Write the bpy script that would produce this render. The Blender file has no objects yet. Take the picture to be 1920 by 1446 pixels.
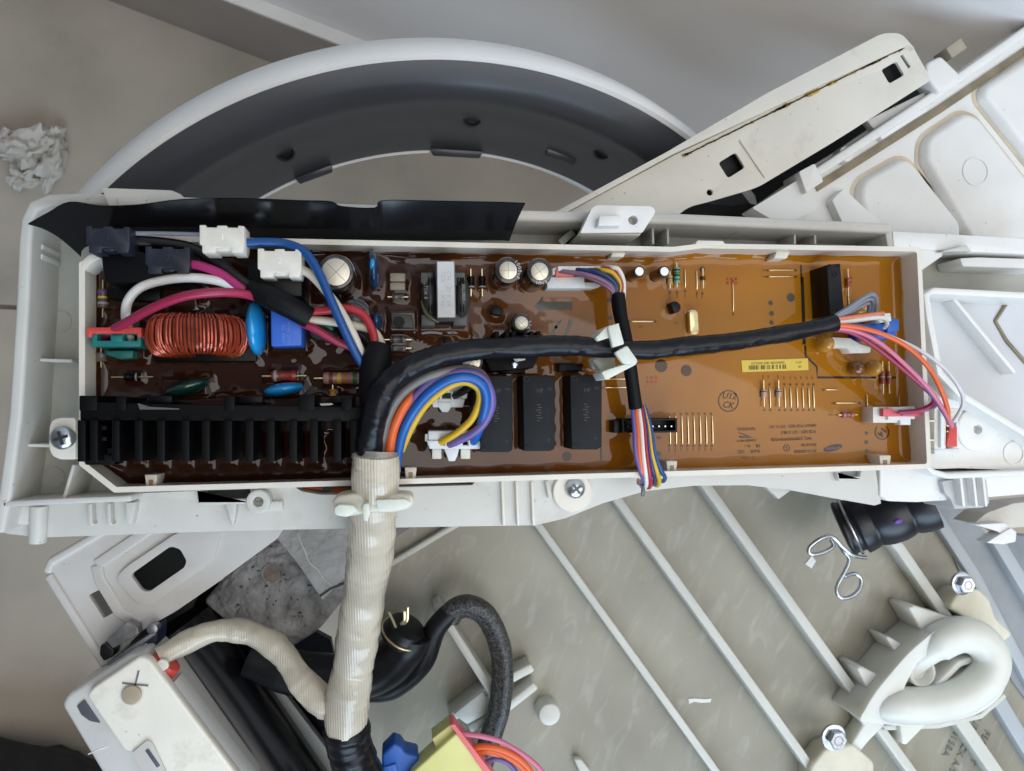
import bpy, bmesh, math, random
import numpy as np
from mathutils import Vector, noise as mnoise
rnd = random.Random(7)
sc = bpy.context.scene
col = sc.collection
MM = 0.001
# ------------------------------------------------------------------ camera
FPX, CX, CY, HC = 1446.0, 960.0, 723.0, 305.0      # focal length in photo pixels, camera height over the board in mm
def _n(v): return v / np.linalg.norm(v)
zc = -_n(np.array([-210., -40., -FPX]))
xc = np.array([9486., 82., -FPX]); xc = _n(xc - zc * (xc @ zc)); yc = np.cross(zc, xc)
RW = np.array([xc, yc, zc])
cam = bpy.data.cameras.new('camera'); camo = bpy.data.objects.new('camera', cam); col.objects.link(camo)
from mathutils import Matrix
M3 = Matrix([[float(RW[i][j]) for j in range(3)] for i in range(3)])
camo.matrix_world = Matrix.Translation((0, 0, HC * MM)) @ M3.to_4x4()
cam.sensor_fit = 'HORIZONTAL'; cam.sensor_width = 36.0; cam.lens = 36.0 * FPX / 1920.0
cam.clip_start = 0.01; cam.clip_end = 50
cam.dof.use_dof = True; cam.dof.focus_distance = 0.31; cam.dof.aperture_fstop = 22
sc.camera = camo
# ------------------------------------------------------------------ light
w = bpy.data.worlds.new('World'); sc.world = w; w.use_nodes = True
bg = w.node_tree.nodes['Background']; bg.inputs[0].default_value = (0.90, 0.93, 1.0, 1); bg.inputs[1].default_value = 0.12
def area(name, loc, target, sx, sy, radiance, color, spread=180):
    l = bpy.data.lights.new(name, 'AREA'); l.shape = 'RECTANGLE'; l.size = sx; l.size_y = sy
    l.energy = radiance * math.pi * sx * sy; l.color = color; l.spread = math.radians(spread)
    o = bpy.data.objects.new(name, l); col.objects.link(o); o.location = loc
    d = Vector(target) - Vector(loc); o.rotation_euler = d.to_track_quat('-Z', 'Y').to_euler()
    return o
area('ceiling_daylight', (1.42, 0.55, 1.30), (1.5, 0.5499, 0), 2.75, 2.9, 1.65, (1.0, 0.975, 0.94), 160)
area('window_daylight', (1.20, 0.20, 0.66), (0.15, 0.05, 0.0), 0.36, 0.5, 31.0, (1.0, 0.97, 0.93))
area('doorway_daylight', (0.2, -1.3, 0.75), (0.0, 0.0, 0.0), 1.4, 0.8, 4.2, (0.62, 0.80, 1.0))
sc.view_settings.view_transform = 'Standard'; sc.view_settings.look = 'None'
sc.view_settings.exposure = 0.50; sc.view_settings.gamma = 1.0
# ------------------------------------------------------------------ helpers
def P(px, py, z):
    d = RW @ np.array([px - CX, CY - py, -FPX]); t = (z - HC) / d[2]
    return float(d[0] * t), float(d[1] * t)
def W(px, py, z):
    x, y = P(px, py, z); return Vector((x, y, z))
def mmpx(z): return (HC - z) / FPX
def PL(pts, z): return [P(a, b, z) for a, b in pts]
MATS = {}
def M(name, c, rough=.5, metal=0., var=.08, scale=120., bump=0., bscale=600., coat=0., dirt=0., dirtcol=(.12, .08, .04), dscale=90., alpha=1., spec=.5, detail=4., stretch=None, trans=0., bdist=.0006, sss=0.):
    if name in MATS: return MATS[name]
    m = bpy.data.materials.new(name); m.use_nodes = True; nt = m.node_tree; b = nt.nodes['Principled BSDF']
    tc = nt.nodes.new('ShaderNodeTexCoord'); src = tc.outputs['Object']
    if stretch:
        mp = nt.nodes.new('ShaderNodeMapping'); mp.inputs['Scale'].default_value = stretch[:3]
        if len(stretch) > 3: mp.inputs['Rotation'].default_value = (0, 0, stretch[3])
        nt.links.new(src, mp.inputs[0]); src = mp.outputs[0]
    n = nt.nodes.new('ShaderNodeTexNoise'); n.inputs['Scale'].default_value = scale; n.inputs['Detail'].default_value = detail
    nt.links.new(src, n.inputs['Vector'])
    r = nt.nodes.new('ShaderNodeValToRGB'); r.color_ramp.elements[0].position = .3; r.color_ramp.elements[1].position = .7
    r.color_ramp.elements[0].color = (*[max(0, v * (1 - var)) for v in c], 1); r.color_ramp.elements[1].color = (*[min(1, v * (1 + var)) for v in c], 1)
    nt.links.new(n.outputs['Fac'], r.inputs[0]); out = r.outputs[0]
    if dirt:
        n2 = nt.nodes.new('ShaderNodeTexNoise'); n2.inputs['Scale'].default_value = dscale; n2.inputs['Detail'].default_value = 8; n2.inputs['Roughness'].default_value = .65
        nt.links.new(tc.outputs['Object'], n2.inputs['Vector'])
        r2 = nt.nodes.new('ShaderNodeValToRGB'); r2.color_ramp.elements[0].position = .56; r2.color_ramp.elements[1].position = .80
        r2.color_ramp.elements[0].color = (0, 0, 0, 1); r2.color_ramp.elements[1].color = (dirt, dirt, dirt, 1)
        nt.links.new(n2.outputs['Fac'], r2.inputs[0])
        n4 = nt.nodes.new('ShaderNodeTexNoise'); n4.inputs['Scale'].default_value = 420; n4.inputs['Detail'].default_value = 2; nt.links.new(tc.outputs['Object'], n4.inputs['Vector'])
        r4 = nt.nodes.new('ShaderNodeValToRGB'); r4.color_ramp.elements[0].position = .715; r4.color_ramp.elements[1].position = .77; r4.color_ramp.elements[0].color = (0, 0, 0, 1); r4.color_ramp.elements[1].color = (.55, .55, .55, 1); nt.links.new(n4.outputs['Fac'], r4.inputs[0])
        mx4 = nt.nodes.new('ShaderNodeMixRGB'); mx4.inputs[2].default_value = (*[v * .6 for v in dirtcol], 1); nt.links.new(r4.outputs[0], mx4.inputs[0]); nt.links.new(out, mx4.inputs[1]); out = mx4.outputs[0]
        mx = nt.nodes.new('ShaderNodeMixRGB'); mx.inputs[2].default_value = (*dirtcol, 1)
        nt.links.new(r2.outputs[0], mx.inputs[0]); nt.links.new(out, mx.inputs[1]); out = mx.outputs[0]
    nt.links.new(out, b.inputs['Base Color'])
    b.inputs['Roughness'].default_value = rough; b.inputs['Metallic'].default_value = metal
    b.inputs['Coat Weight'].default_value = coat; b.inputs['Coat Roughness'].default_value = .05
    b.inputs['Specular IOR Level'].default_value = spec
    b.inputs['Transmission Weight'].default_value = trans
    b.inputs['Alpha'].default_value = alpha
    if sss: b.inputs['Subsurface Weight'].default_value = sss; b.inputs['Subsurface Radius'].default_value = (1.0, .9, .7); b.inputs['Subsurface Scale'].default_value = .008
    if bump:
        n3 = nt.nodes.new('ShaderNodeTexNoise'); n3.inputs['Scale'].default_value = bscale; n3.inputs['Detail'].default_value = 3
        nt.links.new(src, n3.inputs['Vector'])
        bp = nt.nodes.new('ShaderNodeBump'); bp.inputs['Strength'].default_value = bump; bp.inputs['Distance'].default_value = bdist
        nt.links.new(n3.outputs['Fac'], bp.inputs['Height']); nt.links.new(bp.outputs[0], b.inputs['Normal'])
    MATS[name] = m; return m
# materials
WHITE = M('white plastic', (.56, .55, .51), .38, var=.06, scale=35, bump=.05, bscale=900, dirt=.42, dirtcol=(.30, .25, .17), dscale=38)  # dim light on the left console is put into this base colour
WHITE2 = M('clean white plastic', (.76, .755, .73), .35, var=.04, scale=40, bump=.03, dirt=.42, dirtcol=(.56, .48, .36), dscale=17)  # console's right end: same plastic without the dimming
CAVITY = M('dusty white plastic', (.38, .38, .335), .5, var=.12, scale=40, bump=.08, dirt=.35, dirtcol=(.22, .22, .18), dscale=60)  # dust noise over a base colour darkened for the dim left side
TRAY = M('cream tray plastic', (.72, .675, .59), .35, var=.05, scale=60, bump=.03)
CREAM = M('cream painted steel', (.66, .625, .55), .30, var=.05, scale=30, bump=.04, dirt=.35, dirtcol=(.30, .22, .10), dscale=55)
NYLON = M('milky nylon', (.70, .72, .62), .32, var=.06, scale=90, bump=.04, sss=.5)
NYLON2 = M('warm nylon', (.66, .63, .51), .36, var=.08, scale=90, bump=.05, sss=.5)
CONN = M('white connector plastic', (.70, .66, .58), .4, var=.06, scale=200, bump=.05)
CONN2 = M('cool white connector plastic', (.68, .70, .70), .4, var=.06, scale=200, bump=.05)
NAVY = M('dark slate plastic', (.012, .015, .026), .45, var=.1, scale=300, bump=.05)
BLK = M('black plastic', (.0035, .0035, .0045), .38, spec=.2, var=.15, scale=200, bump=.05)
BLKM = M('black anodised metal', (.002, .002, .0024), .5, var=.2, scale=300, bump=.08, spec=.14)
RELAY = M('grey black relay case', (.013, .014, .016), .6, spec=.2, var=.14, scale=150, bump=.10, bscale=1500)
RUB = M('black rubber', (.006, .006, .007), .38, spec=.35, var=.15, scale=150, bump=.06, bscale=300)
RUBB = M('blue black rubber', (.007, .008, .013), .36, spec=.5, var=.2, scale=60, bump=.1, bscale=200)
TAPE = M('black vinyl tape', (.005, .0055, .008), .30, spec=.28, var=.2, scale=120, bump=.25, bscale=260)
SLEEVE = M('matte black sleeve', (.005, .005, .006), .5, spec=.16, var=.1, scale=150, bump=.05)
FILM = M('black film', (.006, .006, .007), .16, var=.1, scale=40, bump=.02, bscale=40)
SILV = M('aluminium can top', (.62, .575, .47), .42, .85, var=.06, scale=500, bump=.06, bscale=2500)
CORE = M('ferrite core paint', (.56, .57, .57), .45, var=.05, scale=300, bump=.05)
COREG = M('grey ferrite', (.17, .165, .15), .55, var=.12, scale=300, bump=.1)
CHROME = M('zinc steel', (.50, .53, .57), .27, 1., var=.12, scale=300, bump=.08, bscale=900)
DKSTEEL = M('dull steel', (.30, .31, .33), .4, .9, var=.2, scale=200, bump=.1)
BRASS = M('tinned brass wire', (.70, .58, .34), .3, .9, var=.1, scale=300)
GOLD = M('pale gold can', (.72, .60, .34), .3, .85, var=.08, scale=400, bump=.03)
COPPER = M('enamelled copper', (.36, .052, .020), .27, .5, var=.2, scale=300, coat=.5)
TEAL = M('teal plastic', (.010, .16, .15), .4, var=.12, scale=300, bump=.05)
REDP = M('red plastic', (.60, .06, .05), .42, var=.1, scale=300, bump=.05)
PINKP = M('pink red plastic', (.62, .10, .12), .42, var=.1, scale=300, bump=.05)
SKYB = M('sky blue epoxy', (.012, .27, .62), .22, var=.1, scale=200, coat=.6)
DKB = M('dark blue epoxy', (.008, .045, .12), .2, var=.1, scale=200, coat=.6)
BOXB = M('blue box plastic', (.035, .13, .55), .42, var=.06, scale=200, bump=.05)
BLUEP = M('blue connector plastic', (.012, .10, .42), .42, var=.08, scale=200, bump=.05)
GREEN = M('dark green epoxy', (.006, .035, .028), .22, var=.15, scale=200, coat=.5)
GREENL = M('green ceramic', (.04, .28, .12), .4, var=.1, scale=200)
MUST = M('mustard epoxy', (.48, .22, .025), .25, var=.15, scale=150, coat=.5)
REDR = M('red brown resistor', (.26, .032, .012), .35, var=.2, scale=300, coat=.4)
PINKR = M('mauve resistor', (.40, .20, .18), .4, var=.1, scale=300, coat=.3)
BAND = {k: M('band ' + k, v, .4, var=.1) for k, v in dict(yellow=(.6, .42, .05), brown=(.16, .05, .02), green=(.03, .13, .03), orange=(.5, .16, .03), grey=(.3, .3, .32), black=(.01, .01, .01), violet=(.12, .05, .25)).items()}
GREENR = M('mint resistor', (.16, .36, .27), .4, var=.1)
TANR = M('tan resistor', (.45, .30, .13), .4, var=.1)
PINKD = M('pale diode', (.45, .32, .27), .35, var=.1)
GLUE = M('cream potting wax', (.32, .28, .21), .5, var=.15, scale=200, bump=.2)
PRINT = M('dark silk print', (.028, .021, .015), .04, spec=.33, var=.15, scale=900)
PRINTB = M('faint brown print', (.11, .045, .010), .04, spec=.33, var=.25, scale=700)
PRINTG = M('grey silk print', (.060, .050, .036), .04, spec=.33, var=.12, scale=500)
PRINTR = M('red faint print', (.30, .035, .006), .04, spec=.33, var=.2, scale=400)
INKBLUE = M('blue ink', (.030, .026, .052), .04, spec=.33, var=.1)
PIT = M('dark brown pit', (.050, .014, .004), .04, spec=.33, var=.2, scale=400)
EDGE = M('dark board edge', (.050, .030, .018), .04, spec=.33, var=.2, scale=200)
LABEL = M('yellow paper label', (.66, .47, .055), .5, var=.05, scale=300)
LABI = M('label ink', (.07, .05, .01), .5, var=.1)
CAPB = M('brown black can sleeve', (.020, .013, .011), .20, var=.2, scale=300, coat=.5)
CAPG = M('grey can stripe', (.33, .35, .40), .3, var=.08, scale=300)
CAPT = M('white can print', (.55, .55, .56), .4, var=.1)
def wirem(n, c): return M('wire ' + n, c, .36, var=.06, scale=200, bump=.03)
WC = {k: wirem(k, v) for k, v in dict(blue=(.004, .060, .22), bright=(.006, .10, .38), white=(.72, .70, .66), cream=(.58, .52, .42), pink=(.40, .028, .15), crimson=(.31, .016, .062), red=(.36, .018, .030), black=(.006, .006, .007), orange=(.72, .12, .022), yellow=(.62, .38, .012), violet=(.14, .10, .30), mauve=(.24, .12, .19), grey=(.15, .14, .135), steel=(.20, .21, .25), salmon=(.70, .21, .12), rose=(.60, .16, .26), navy=(.016, .035, .13), pale=(.62, .60, .60)).items()}
OBJW = {}
def thing(name, label, cat, at, group=None):
    o = bpy.data.objects.new(name, None); col.objects.link(o); o.empty_display_size = .01
    o.location = Vector(at) * MM; OBJW[o.name] = Vector(at)
    o['label'] = label; o['category'] = cat
    if group: o['group'] = group
    return o
def pip(q, poly):
    c = False; j = len(poly) - 1
    for i in range(len(poly)):
        if (poly[i][1] > q[1]) != (poly[j][1] > q[1]) and q[0] < (poly[j][0] - poly[i][0]) * (q[1] - poly[i][1]) / (poly[j][1] - poly[i][1]) + poly[i][0]: c = not c
        j = i
    return c
class MB:
    def __init__(s): s.bm = bmesh.new()
    def prism(s, poly, z0, z1, holes=(), taper=None):
        bm = s.bm
        if holes:
            from mathutils.geometry import delaunay_2d_cdt
            loops = [poly] + list(holes); vs, es = [], []
            for lp in loops:
                o_ = len(vs); n = len(lp); vs += [Vector(q) for q in lp]; es += [(o_ + i, o_ + (i + 1) % n) for i in range(n)]
            ov, oe, of, *_ = delaunay_2d_cdt(vs, es, [], 0, 1e-5)
            top = [bm.verts.new((v.x, v.y, z1)) for v in ov]; low = [bm.verts.new((v.x, v.y, z0)) for v in ov]; cnt = {}
            for t in of:
                if len(set(t)) < 3 or len(set(t)) != len(t): continue
                g_ = sum((ov[i] for i in t), Vector((0, 0))) / len(t)
                if not pip(g_, poly) or any(pip(g_, h) for h in holes): continue
                bm.faces.new([top[i] for i in t]); bm.faces.new([low[i] for i in t[::-1]])
                for i in range(len(t)): e_ = (t[i], t[(i + 1) % len(t)]); k_ = tuple(sorted(e_)); cnt[k_] = None if k_ in cnt else e_
            for e_ in cnt.values():
                if e_: bm.faces.new((top[e_[0]], low[e_[0]], low[e_[1]], top[e_[1]]))
        else:
            a = [bm.verts.new((x, y, z1)) for x, y in poly]
            lo = taper if taper else poly
            b = [bm.verts.new((x, y, z0)) for x, y in lo]
            n = len(a); bm.faces.new(a); bm.faces.new(b[::-1])
            for i in range(n): bm.faces.new((a[i], b[i], b[(i + 1) % n], a[(i + 1) % n]))
        return s
    def pp(s, pts, z1, z0, holes=(), r=0):
        if r: pts = rnd_poly(pts, r)
        return s.prism(PL(pts, z1), z0, z1, [PL(h, z1) for h in holes])
    def box(s, c, d, rot=0., tilt=None):
        hx, hy, hz = d[0] / 2, d[1] / 2, d[2] / 2; ca, sa = math.cos(rot), math.sin(rot); vs = []
        for sx, sy, sz in [(-1, -1, -1), (1, -1, -1), (1, 1, -1), (-1, 1, -1), (-1, -1, 1), (1, -1, 1), (1, 1, 1), (-1, 1, 1)]:
            x, y, z = sx * hx, sy * hy, sz * hz
            v = Vector((x, y, z))
            if tilt: v.rotate(tilt)
            vs.append(s.bm.verts.new((c[0] + v.x * ca - v.y * sa, c[1] + v.x * sa + v.y * ca, c[2] + v.z)))
        for f in [(3, 2, 1, 0), (4, 5, 6, 7), (0, 1, 5, 4), (1, 2, 6, 5), (2, 3, 7, 6), (3, 0, 4, 7)]: s.bm.faces.new([vs[i] for i in f])
        return s
    def strip(s, path, z1, z0, t):
        """wall of thickness t mm along pixel path whose top runs at z1"""
        p = [Vector(q) for q in PL(path, z1)]; L, R = [], []
        for i, q in enumerate(p):
            d = (p[min(i + 1, len(p) - 1)] - p[max(i - 1, 0)]).normalized(); nn = Vector((-d.y, d.x)) * t / 2
            L.append(q + nn); R.append(q - nn)
        return s.prism([(v.x, v.y) for v in L + R[::-1]], z0, z1)
    def lathe(s, c, prof, seg=28, axis=None):
        bm = s.bm; q = Vector((0, 0, 1)).rotation_difference(Vector(axis)) if axis is not None else None
        rings = []
        for r, z in prof:
            ring = []
            for k in range(seg):
                a = 2 * math.pi * k / seg; v = Vector((r * math.cos(a), r * math.sin(a), z))
                if q: v.rotate(q)
                ring.append(bm.verts.new(Vector(c) + v))
            rings.append(ring)
        for i in range(len(rings) - 1):
            for k in range(seg):
                bm.faces.new((rings[i][k], rings[i][(k + 1) % seg], rings[i + 1][(k + 1) % seg], rings[i + 1][k]))
        bm.faces.new(rings[-1]); bm.faces.new(rings[0][::-1]); return s
    def cyl(s, c, r, z0, z1, seg=28, ch=.0):
        if ch: return s.lathe((c[0], c[1], 0), [(r, z0), (r, z1 - ch), (r - ch * .3, z1 - ch * .3), (r - ch, z1)], seg)
        return s.lathe((c[0], c[1], 0), [(r, z0), (r, z1)], seg)
    def tube(s, pts, r, seg=10, closed=False, disp=None, cap=True):
        bm = s.bm; pts = [Vector(p) for p in pts]; n = len(pts)
        rr = r if isinstance(r, (list, tuple, np.ndarray)) else [r] * n
        t0 = None; rings = []; u = None; acc = 0
        for i in range(n):
            if closed: t = (pts[(i + 1) % n] - pts[i - 1]).normalized()
            else: t = (pts[min(i + 1, n - 1)] - pts[max(i - 1, 0)]).normalized()
            if u is None:
                u = t.cross(Vector((0, 0, 1)));
                if u.length < 1e-3: u = t.cross(Vector((0, 1, 0)))
                u.normalize()
            else:
                u = (u - t * u.dot(t)).normalized()
            v = t.cross(u); ring = []
            if i: acc += (pts[i] - pts[i - 1]).length
            for k in range(seg):
                a = 2 * math.pi * k / seg
                q = rr[i] * (disp(acc, a, pts[i]) if disp else 1.)
                ring.append(bm.verts.new(pts[i] + (u * math.cos(a) + v * math.sin(a)) * q))
            rings.append(ring)
        for i in range(n if closed else n - 1):
            A, B = rings[i], rings[(i + 1) % n]
            for k in range(seg): bm.faces.new((A[k], A[(k + 1) % seg], B[(k + 1) % seg], B[k]))
        if not closed and cap: bm.faces.new(rings[0][::-1]); bm.faces.new(rings[-1])
        return s
    def ell(s, c, rad, rot=0., seg=24, rings=12, f=None, tilt=0.):
        bm = s.bm; ca, sa = math.cos(rot), math.sin(rot); R = []
        for i in range(rings + 1):
            ph = math.pi * i / rings - math.pi / 2; row = []
            for k in range(seg if 0 < i < rings else 1):
                a = 2 * math.pi * k / seg; v = Vector((math.cos(ph) * math.cos(a) * rad[0], math.cos(ph) * math.sin(a) * rad[1], math.sin(ph) * rad[2]))
                if f: v = f(v)
                if tilt: v.rotate(Matrix.Rotation(tilt, 3, 'X'))
                row.append(bm.verts.new((c[0] + v.x * ca - v.y * sa, c[1] + v.x * sa + v.y * ca, c[2] + v.z)))
            R.append(row)
        for i in range(rings):
            A, B = R[i], R[i + 1]
            for k in range(seg):
                k2 = (k + 1) % seg
                if i == 0: bm.faces.new((A[0], B[k2], B[k]))
                elif i == rings - 1: bm.faces.new((A[k], A[k2], B[0]))
                else: bm.faces.new((A[k], A[k2], B[k2], B[k]))
        return s
    def flat(s, pts, z):
        s.bm.faces.new([s.bm.verts.new((*P(a, b, z), z)) for a, b in pts]); return s
def rnd_poly(pts, r, n=5):
    out = []; N = len(pts); rs = list(r) + [0] * N if isinstance(r, (list, tuple)) else [r] * N
    for i in range(N):
        p = Vector(pts[i]); a = Vector(pts[i - 1]); b = Vector(pts[(i + 1) % N]); q = rs[i]
        if q <= 0: out.append(tuple(p)); continue
        da, db = a - p, b - p; k = min(q, da.length * .45, db.length * .45)
        s, e = p + da.normalized() * k, p + db.normalized() * k
        for j in range(n + 1):
            t = j / n; out.append(tuple(s * (1 - t) ** 2 + p * 2 * t * (1 - t) + e * t * t))
    return out
def offs(poly, d):
    n = len(poly); A = sum(poly[i][0] * poly[(i + 1) % n][1] - poly[(i + 1) % n][0] * poly[i][1] for i in range(n))
    sg = 1 if A > 0 else -1; out = []
    for i in range(n):
        p = Vector(poly[i]); e1 = (p - Vector(poly[i - 1])).normalized(); e2 = (Vector(poly[(i + 1) % n]) - p).normalized()
        n1 = Vector((-e1.y, e1.x)) * sg; n2 = Vector((-e2.y, e2.x)) * sg; m = (n1 + n2)
        m = m / max(.3, m.length_squared / 2); q = p + m * d; out.append((q.x, q.y))
    return out
def build(name, mb, mat, parent=None, bevel=0., seg=2, ang=38, label=None, kind=None, smooth=True):
    bm = mb.bm
    bmesh.ops.recalc_face_normals(bm, faces=bm.faces)
    if bevel:
        es = [e for e in bm.edges if len(e.link_faces) == 2 and e.calc_face_angle(0) > math.radians(30)]
        if es: bmesh.ops.bevel(bm, geom=es, offset=bevel, segments=seg, profile=.5, affect='EDGES', clamp_overlap=True)
    if smooth:
        for f in bm.faces: f.smooth = True
        for e in bm.edges:
            if len(e.link_faces) == 2 and e.calc_face_angle(0) > math.radians(ang): e.smooth = False
    lo = Vector((1e9,) * 3); hi = -lo
    for v in bm.verts:
        for k in range(3): lo[k] = min(lo[k], v.co[k]); hi[k] = max(hi[k], v.co[k])
    c = (lo + hi) / 2
    for v in bm.verts: v.co = (v.co - c) * MM
    me = bpy.data.meshes.new(name); bm.to_mesh(me); bm.free(); me.materials.append(mat)
    return link(name, me, c, parent, label, kind)
def link(name, me, c, parent=None, label=None, kind=None):
    o = bpy.data.objects.new(name, me); col.objects.link(o); OBJW[o.name] = Vector(c)
    if parent: o.parent = parent; o.location = (Vector(c) - OBJW[parent.name]) * MM
    else: o.location = Vector(c) * MM
    if label: o['label'] = label
    if kind: o['kind'] = kind
    return o
def tagm(o, label, cat, group=None):
    o['label'] = label; o['category'] = cat
    if group: o['group'] = group
    return o
def spl(pts, n=10, closed=False):
    pts = [Vector(p) for p in pts]; N = len(pts); out = []
    for i in range(N if closed else N - 1):
        g = lambda k: pts[k % N] if closed else pts[max(0, min(N - 1, k))]
        a, b, c, d = g(i - 1), g(i), g(i + 1), g(i + 2)
        for j in range(n):
            t = j / n
            out.append(.5 * ((2 * b) + (c - a) * t + (2 * a - 5 * b + 4 * c - d) * t * t + (3 * b - a - 3 * c + d) * t ** 3))
    if not closed: out.append(pts[-1])
    return out
def pw(pts, n=10): return spl([W(*p) for p in pts], n)
def wire(parent, pts, rpx, mat, name='wire', seg=10, n=9, label=None):
    z = sum(p[2] for p in pts) / len(pts)
    if label is None and mat.name.startswith('wire '): k = mat.name[5:]; label = dict(bright='bright blue', pale='pale grey', steel='slate grey', cream='cream white').get(k, k) + ' wire'
    return build(name, MB().tube(pw(pts, n), rpx * mmpx(z), seg), mat, parent, label=label)
def lerp(a, b, t): return a + (b - a) * t
_tc = {}
def text(s, size, px, py, z, rot, mat, parent, name='printed_text', ext=.0, bold=0., slant=0.):
    cu = bpy.data.curves.new('t', 'FONT'); cu.body = s; cu.size = size; cu.align_x = 'CENTER'; cu.align_y = 'CENTER'; cu.extrude = ext; cu.offset = bold; cu.shear = slant; cu.resolution_u = 3
    o = bpy.data.objects.new('t', cu); me = bpy.data.meshes.new_from_object(o); bpy.data.objects.remove(o); bpy.data.curves.remove(cu)
    c = W(px, py, z); R = Matrix.Rotation(rot, 4, 'Z'); me.transform(Matrix.Scale(MM, 4) @ R); me.materials.clear(); me.materials.append(mat)
    return link(name, me, c, parent)
def ringtext(parent, px, py, rpx, z, tw, mat, name='stamp_ring'):
    r = rpx * mmpx(z); c = P(px, py, z); mb = MB(); n = 40
    o = [(c[0] + r * math.cos(a), c[1] + r * math.sin(a)) for a in np.linspace(0, 2 * math.pi, n, False)]
    i = [(c[0] + (r - tw) * math.cos(a), c[1] + (r - tw) * math.sin(a)) for a in np.linspace(0, 2 * math.pi, n, False)]
    for k in range(n):
        k2 = (k + 1) % n; mb.bm.faces.new([mb.bm.verts.new((*q, z)) for q in (o[k], o[k2], i[k2], i[k])])
    bmesh.ops.remove_doubles(mb.bm, verts=mb.bm.verts, dist=1e-4)
    return build(name, mb, mat, parent)
def dotf(mb, px, py, rpx, z, n=14):
    c = P(px, py, z); r = rpx * mmpx(z)
    mb.bm.faces.new([mb.bm.verts.new((c[0] + r * math.cos(a), c[1] + r * math.sin(a), z)) for a in np.linspace(0, 2 * math.pi, n, False)])
FOOT = []      # footprints of parts standing in the resin: (x, y, hx, hy, rot, rise, spread)
def foot(c, hx, hy, rot=0., rise=1., spread=1.8): FOOT.append((c[0], c[1], hx, hy, rot, rise, spread))
# ------------------------------------------------------------------ setting: floor, wall
FZ = -450.
FLOORM = M('beige stone floor', (.45, .385, .31), .42, var=.20, scale=7, bump=.08, bscale=500, dirt=.45, dirtcol=(.24, .20, .16), dscale=11, detail=7)
GROUT = M('grout', (.25, .205, .16), .8, var=.2, scale=200)
floor = bpy.data.objects.new('floor', None); col.objects.link(floor); floor['kind'] = 'structure'; floor.location = (0, 0, FZ * MM); OBJW['floor'] = Vector((0, 0, FZ))
wa = Vector(P(200, 0, FZ)); wb = Vector(P(540, 130, FZ)); wd = (wb - wa).normalized(); wn = Vector((-wd.y, wd.x))
gx, gy = P(-60, 578, FZ)
tile = None; ts = 1100.; ga = math.radians(-3.)
ca, sa = math.cos(ga), math.sin(ga)
for i in range(-2, 3):
    for j in range(-3, 2):
        cx_, cy_ = (i + .5) * ts - 260, (j + .5) * ts + 3
        x = gx + cx_ * ca - cy_ * sa; y = gy + cx_ * sa + cy_ * ca
        if tile is None:
            mb = MB(); mb.box((0, 0, FZ - 5), (ts - 4, ts - 4, 10), ga); o = build('floor_tile', mb, FLOORM, floor, bevel=.8); tile = o
        else:
            o = tile.copy(); col.objects.link(o)
        o.location = (x * MM, y * MM, -5 * MM)
mb = MB(); mb.box((0, -200, FZ - 7), (3200, 3600, 6)); build('grout', mb, GROUT, floor)
WALLM = M('pale grey wall paint', (.84, .81, .79), .6, var=.03, scale=6, bump=.05, bscale=300)
SKIRT = M('stone skirting tile', (.30, .25, .215), .35, var=.10, scale=14, bump=.03)
LEDGE = M('skirting edge', (.82, .79, .75), .45, var=.05, scale=30)
wall = bpy.data.objects.new('wall', None); col.objects.link(wall); wall['kind'] = 'structure'; wall.location = (0, 0, FZ * MM); OBJW['wall'] = Vector((0, 0, FZ))
def wq(s, d): q = wa + wd * s + wn * d; return (q.x, q.y)
SH = 95.
mb = MB(); mb.prism([wq(-900, 12), wq(1600, 12), wq(1600, 100), wq(-900, 100)], FZ, FZ + 2500); build('wall_face', mb, WALLM, wall)
for k, (s0, s1) in enumerate([(-900, -302), (-300, 500), (502, 1600)]):
    mb = MB(); mb.prism([wq(s0, 0), wq(s1, 0), wq(s1, 11.5), wq(s0, 11.5)], FZ, FZ + SH); build('skirting_tile', mb, SKIRT, wall, bevel=.8)
mb = MB(); mb.prism([wq(-900, .6), wq(1600, .6), wq(1600, 11.8), wq(-900, 11.8)], FZ + SH + .2, FZ + SH + 3); build('skirting_edge', mb, LEDGE, wall)
# ------------------------------------------------------------------ crumpled tissue on the floor
PAPER = M('soft tissue paper', (.58, .54, .48), .85, var=.08, scale=60, bump=.2)
tt = thing('crumpled_paper', 'crumpled scrap of off-white tissue paper on the beige floor', 'paper scrap', W(70, 310, FZ))
def crumple(px, py, rx, ry, h, seed, parent):
    c = W(px, py, FZ); mb = MB(); s = mmpx(FZ); a, b = rx * s, ry * s
    def f(v):
        d = Vector((v.x / a, v.y / b, v.z / h)); k = 1 + 1.0 * mnoise.noise(d * 1.5 + Vector((seed, 0, 0))) - .75 * abs(mnoise.noise(d * 1.9 + Vector((0, seed, 0)))) + .15
        w = Vector((v.x * k, v.y * k, v.z * k)); w.z = max(w.z, -h * .55) + h * .4 * mnoise.noise(d * 4 + Vector((seed, seed, 0))); return w
    mb.ell((c.x, c.y, FZ + h * .6), (a, b, h), .3 * seed, 26, 16, f)
    return build('paper_fold', mb, PAPER, parent, ang=32)
crumple(60, 290, 46, 24, 13, 1.3, tt); crumple(104, 318, 38, 17, 11, 4.1, tt); crumple(16, 268, 24, 20, 11, 2.2, tt); crumple(44, 340, 15, 22, 9, 6.4, tt); crumple(98, 268, 20, 22, 10, 8.7, tt)
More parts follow.
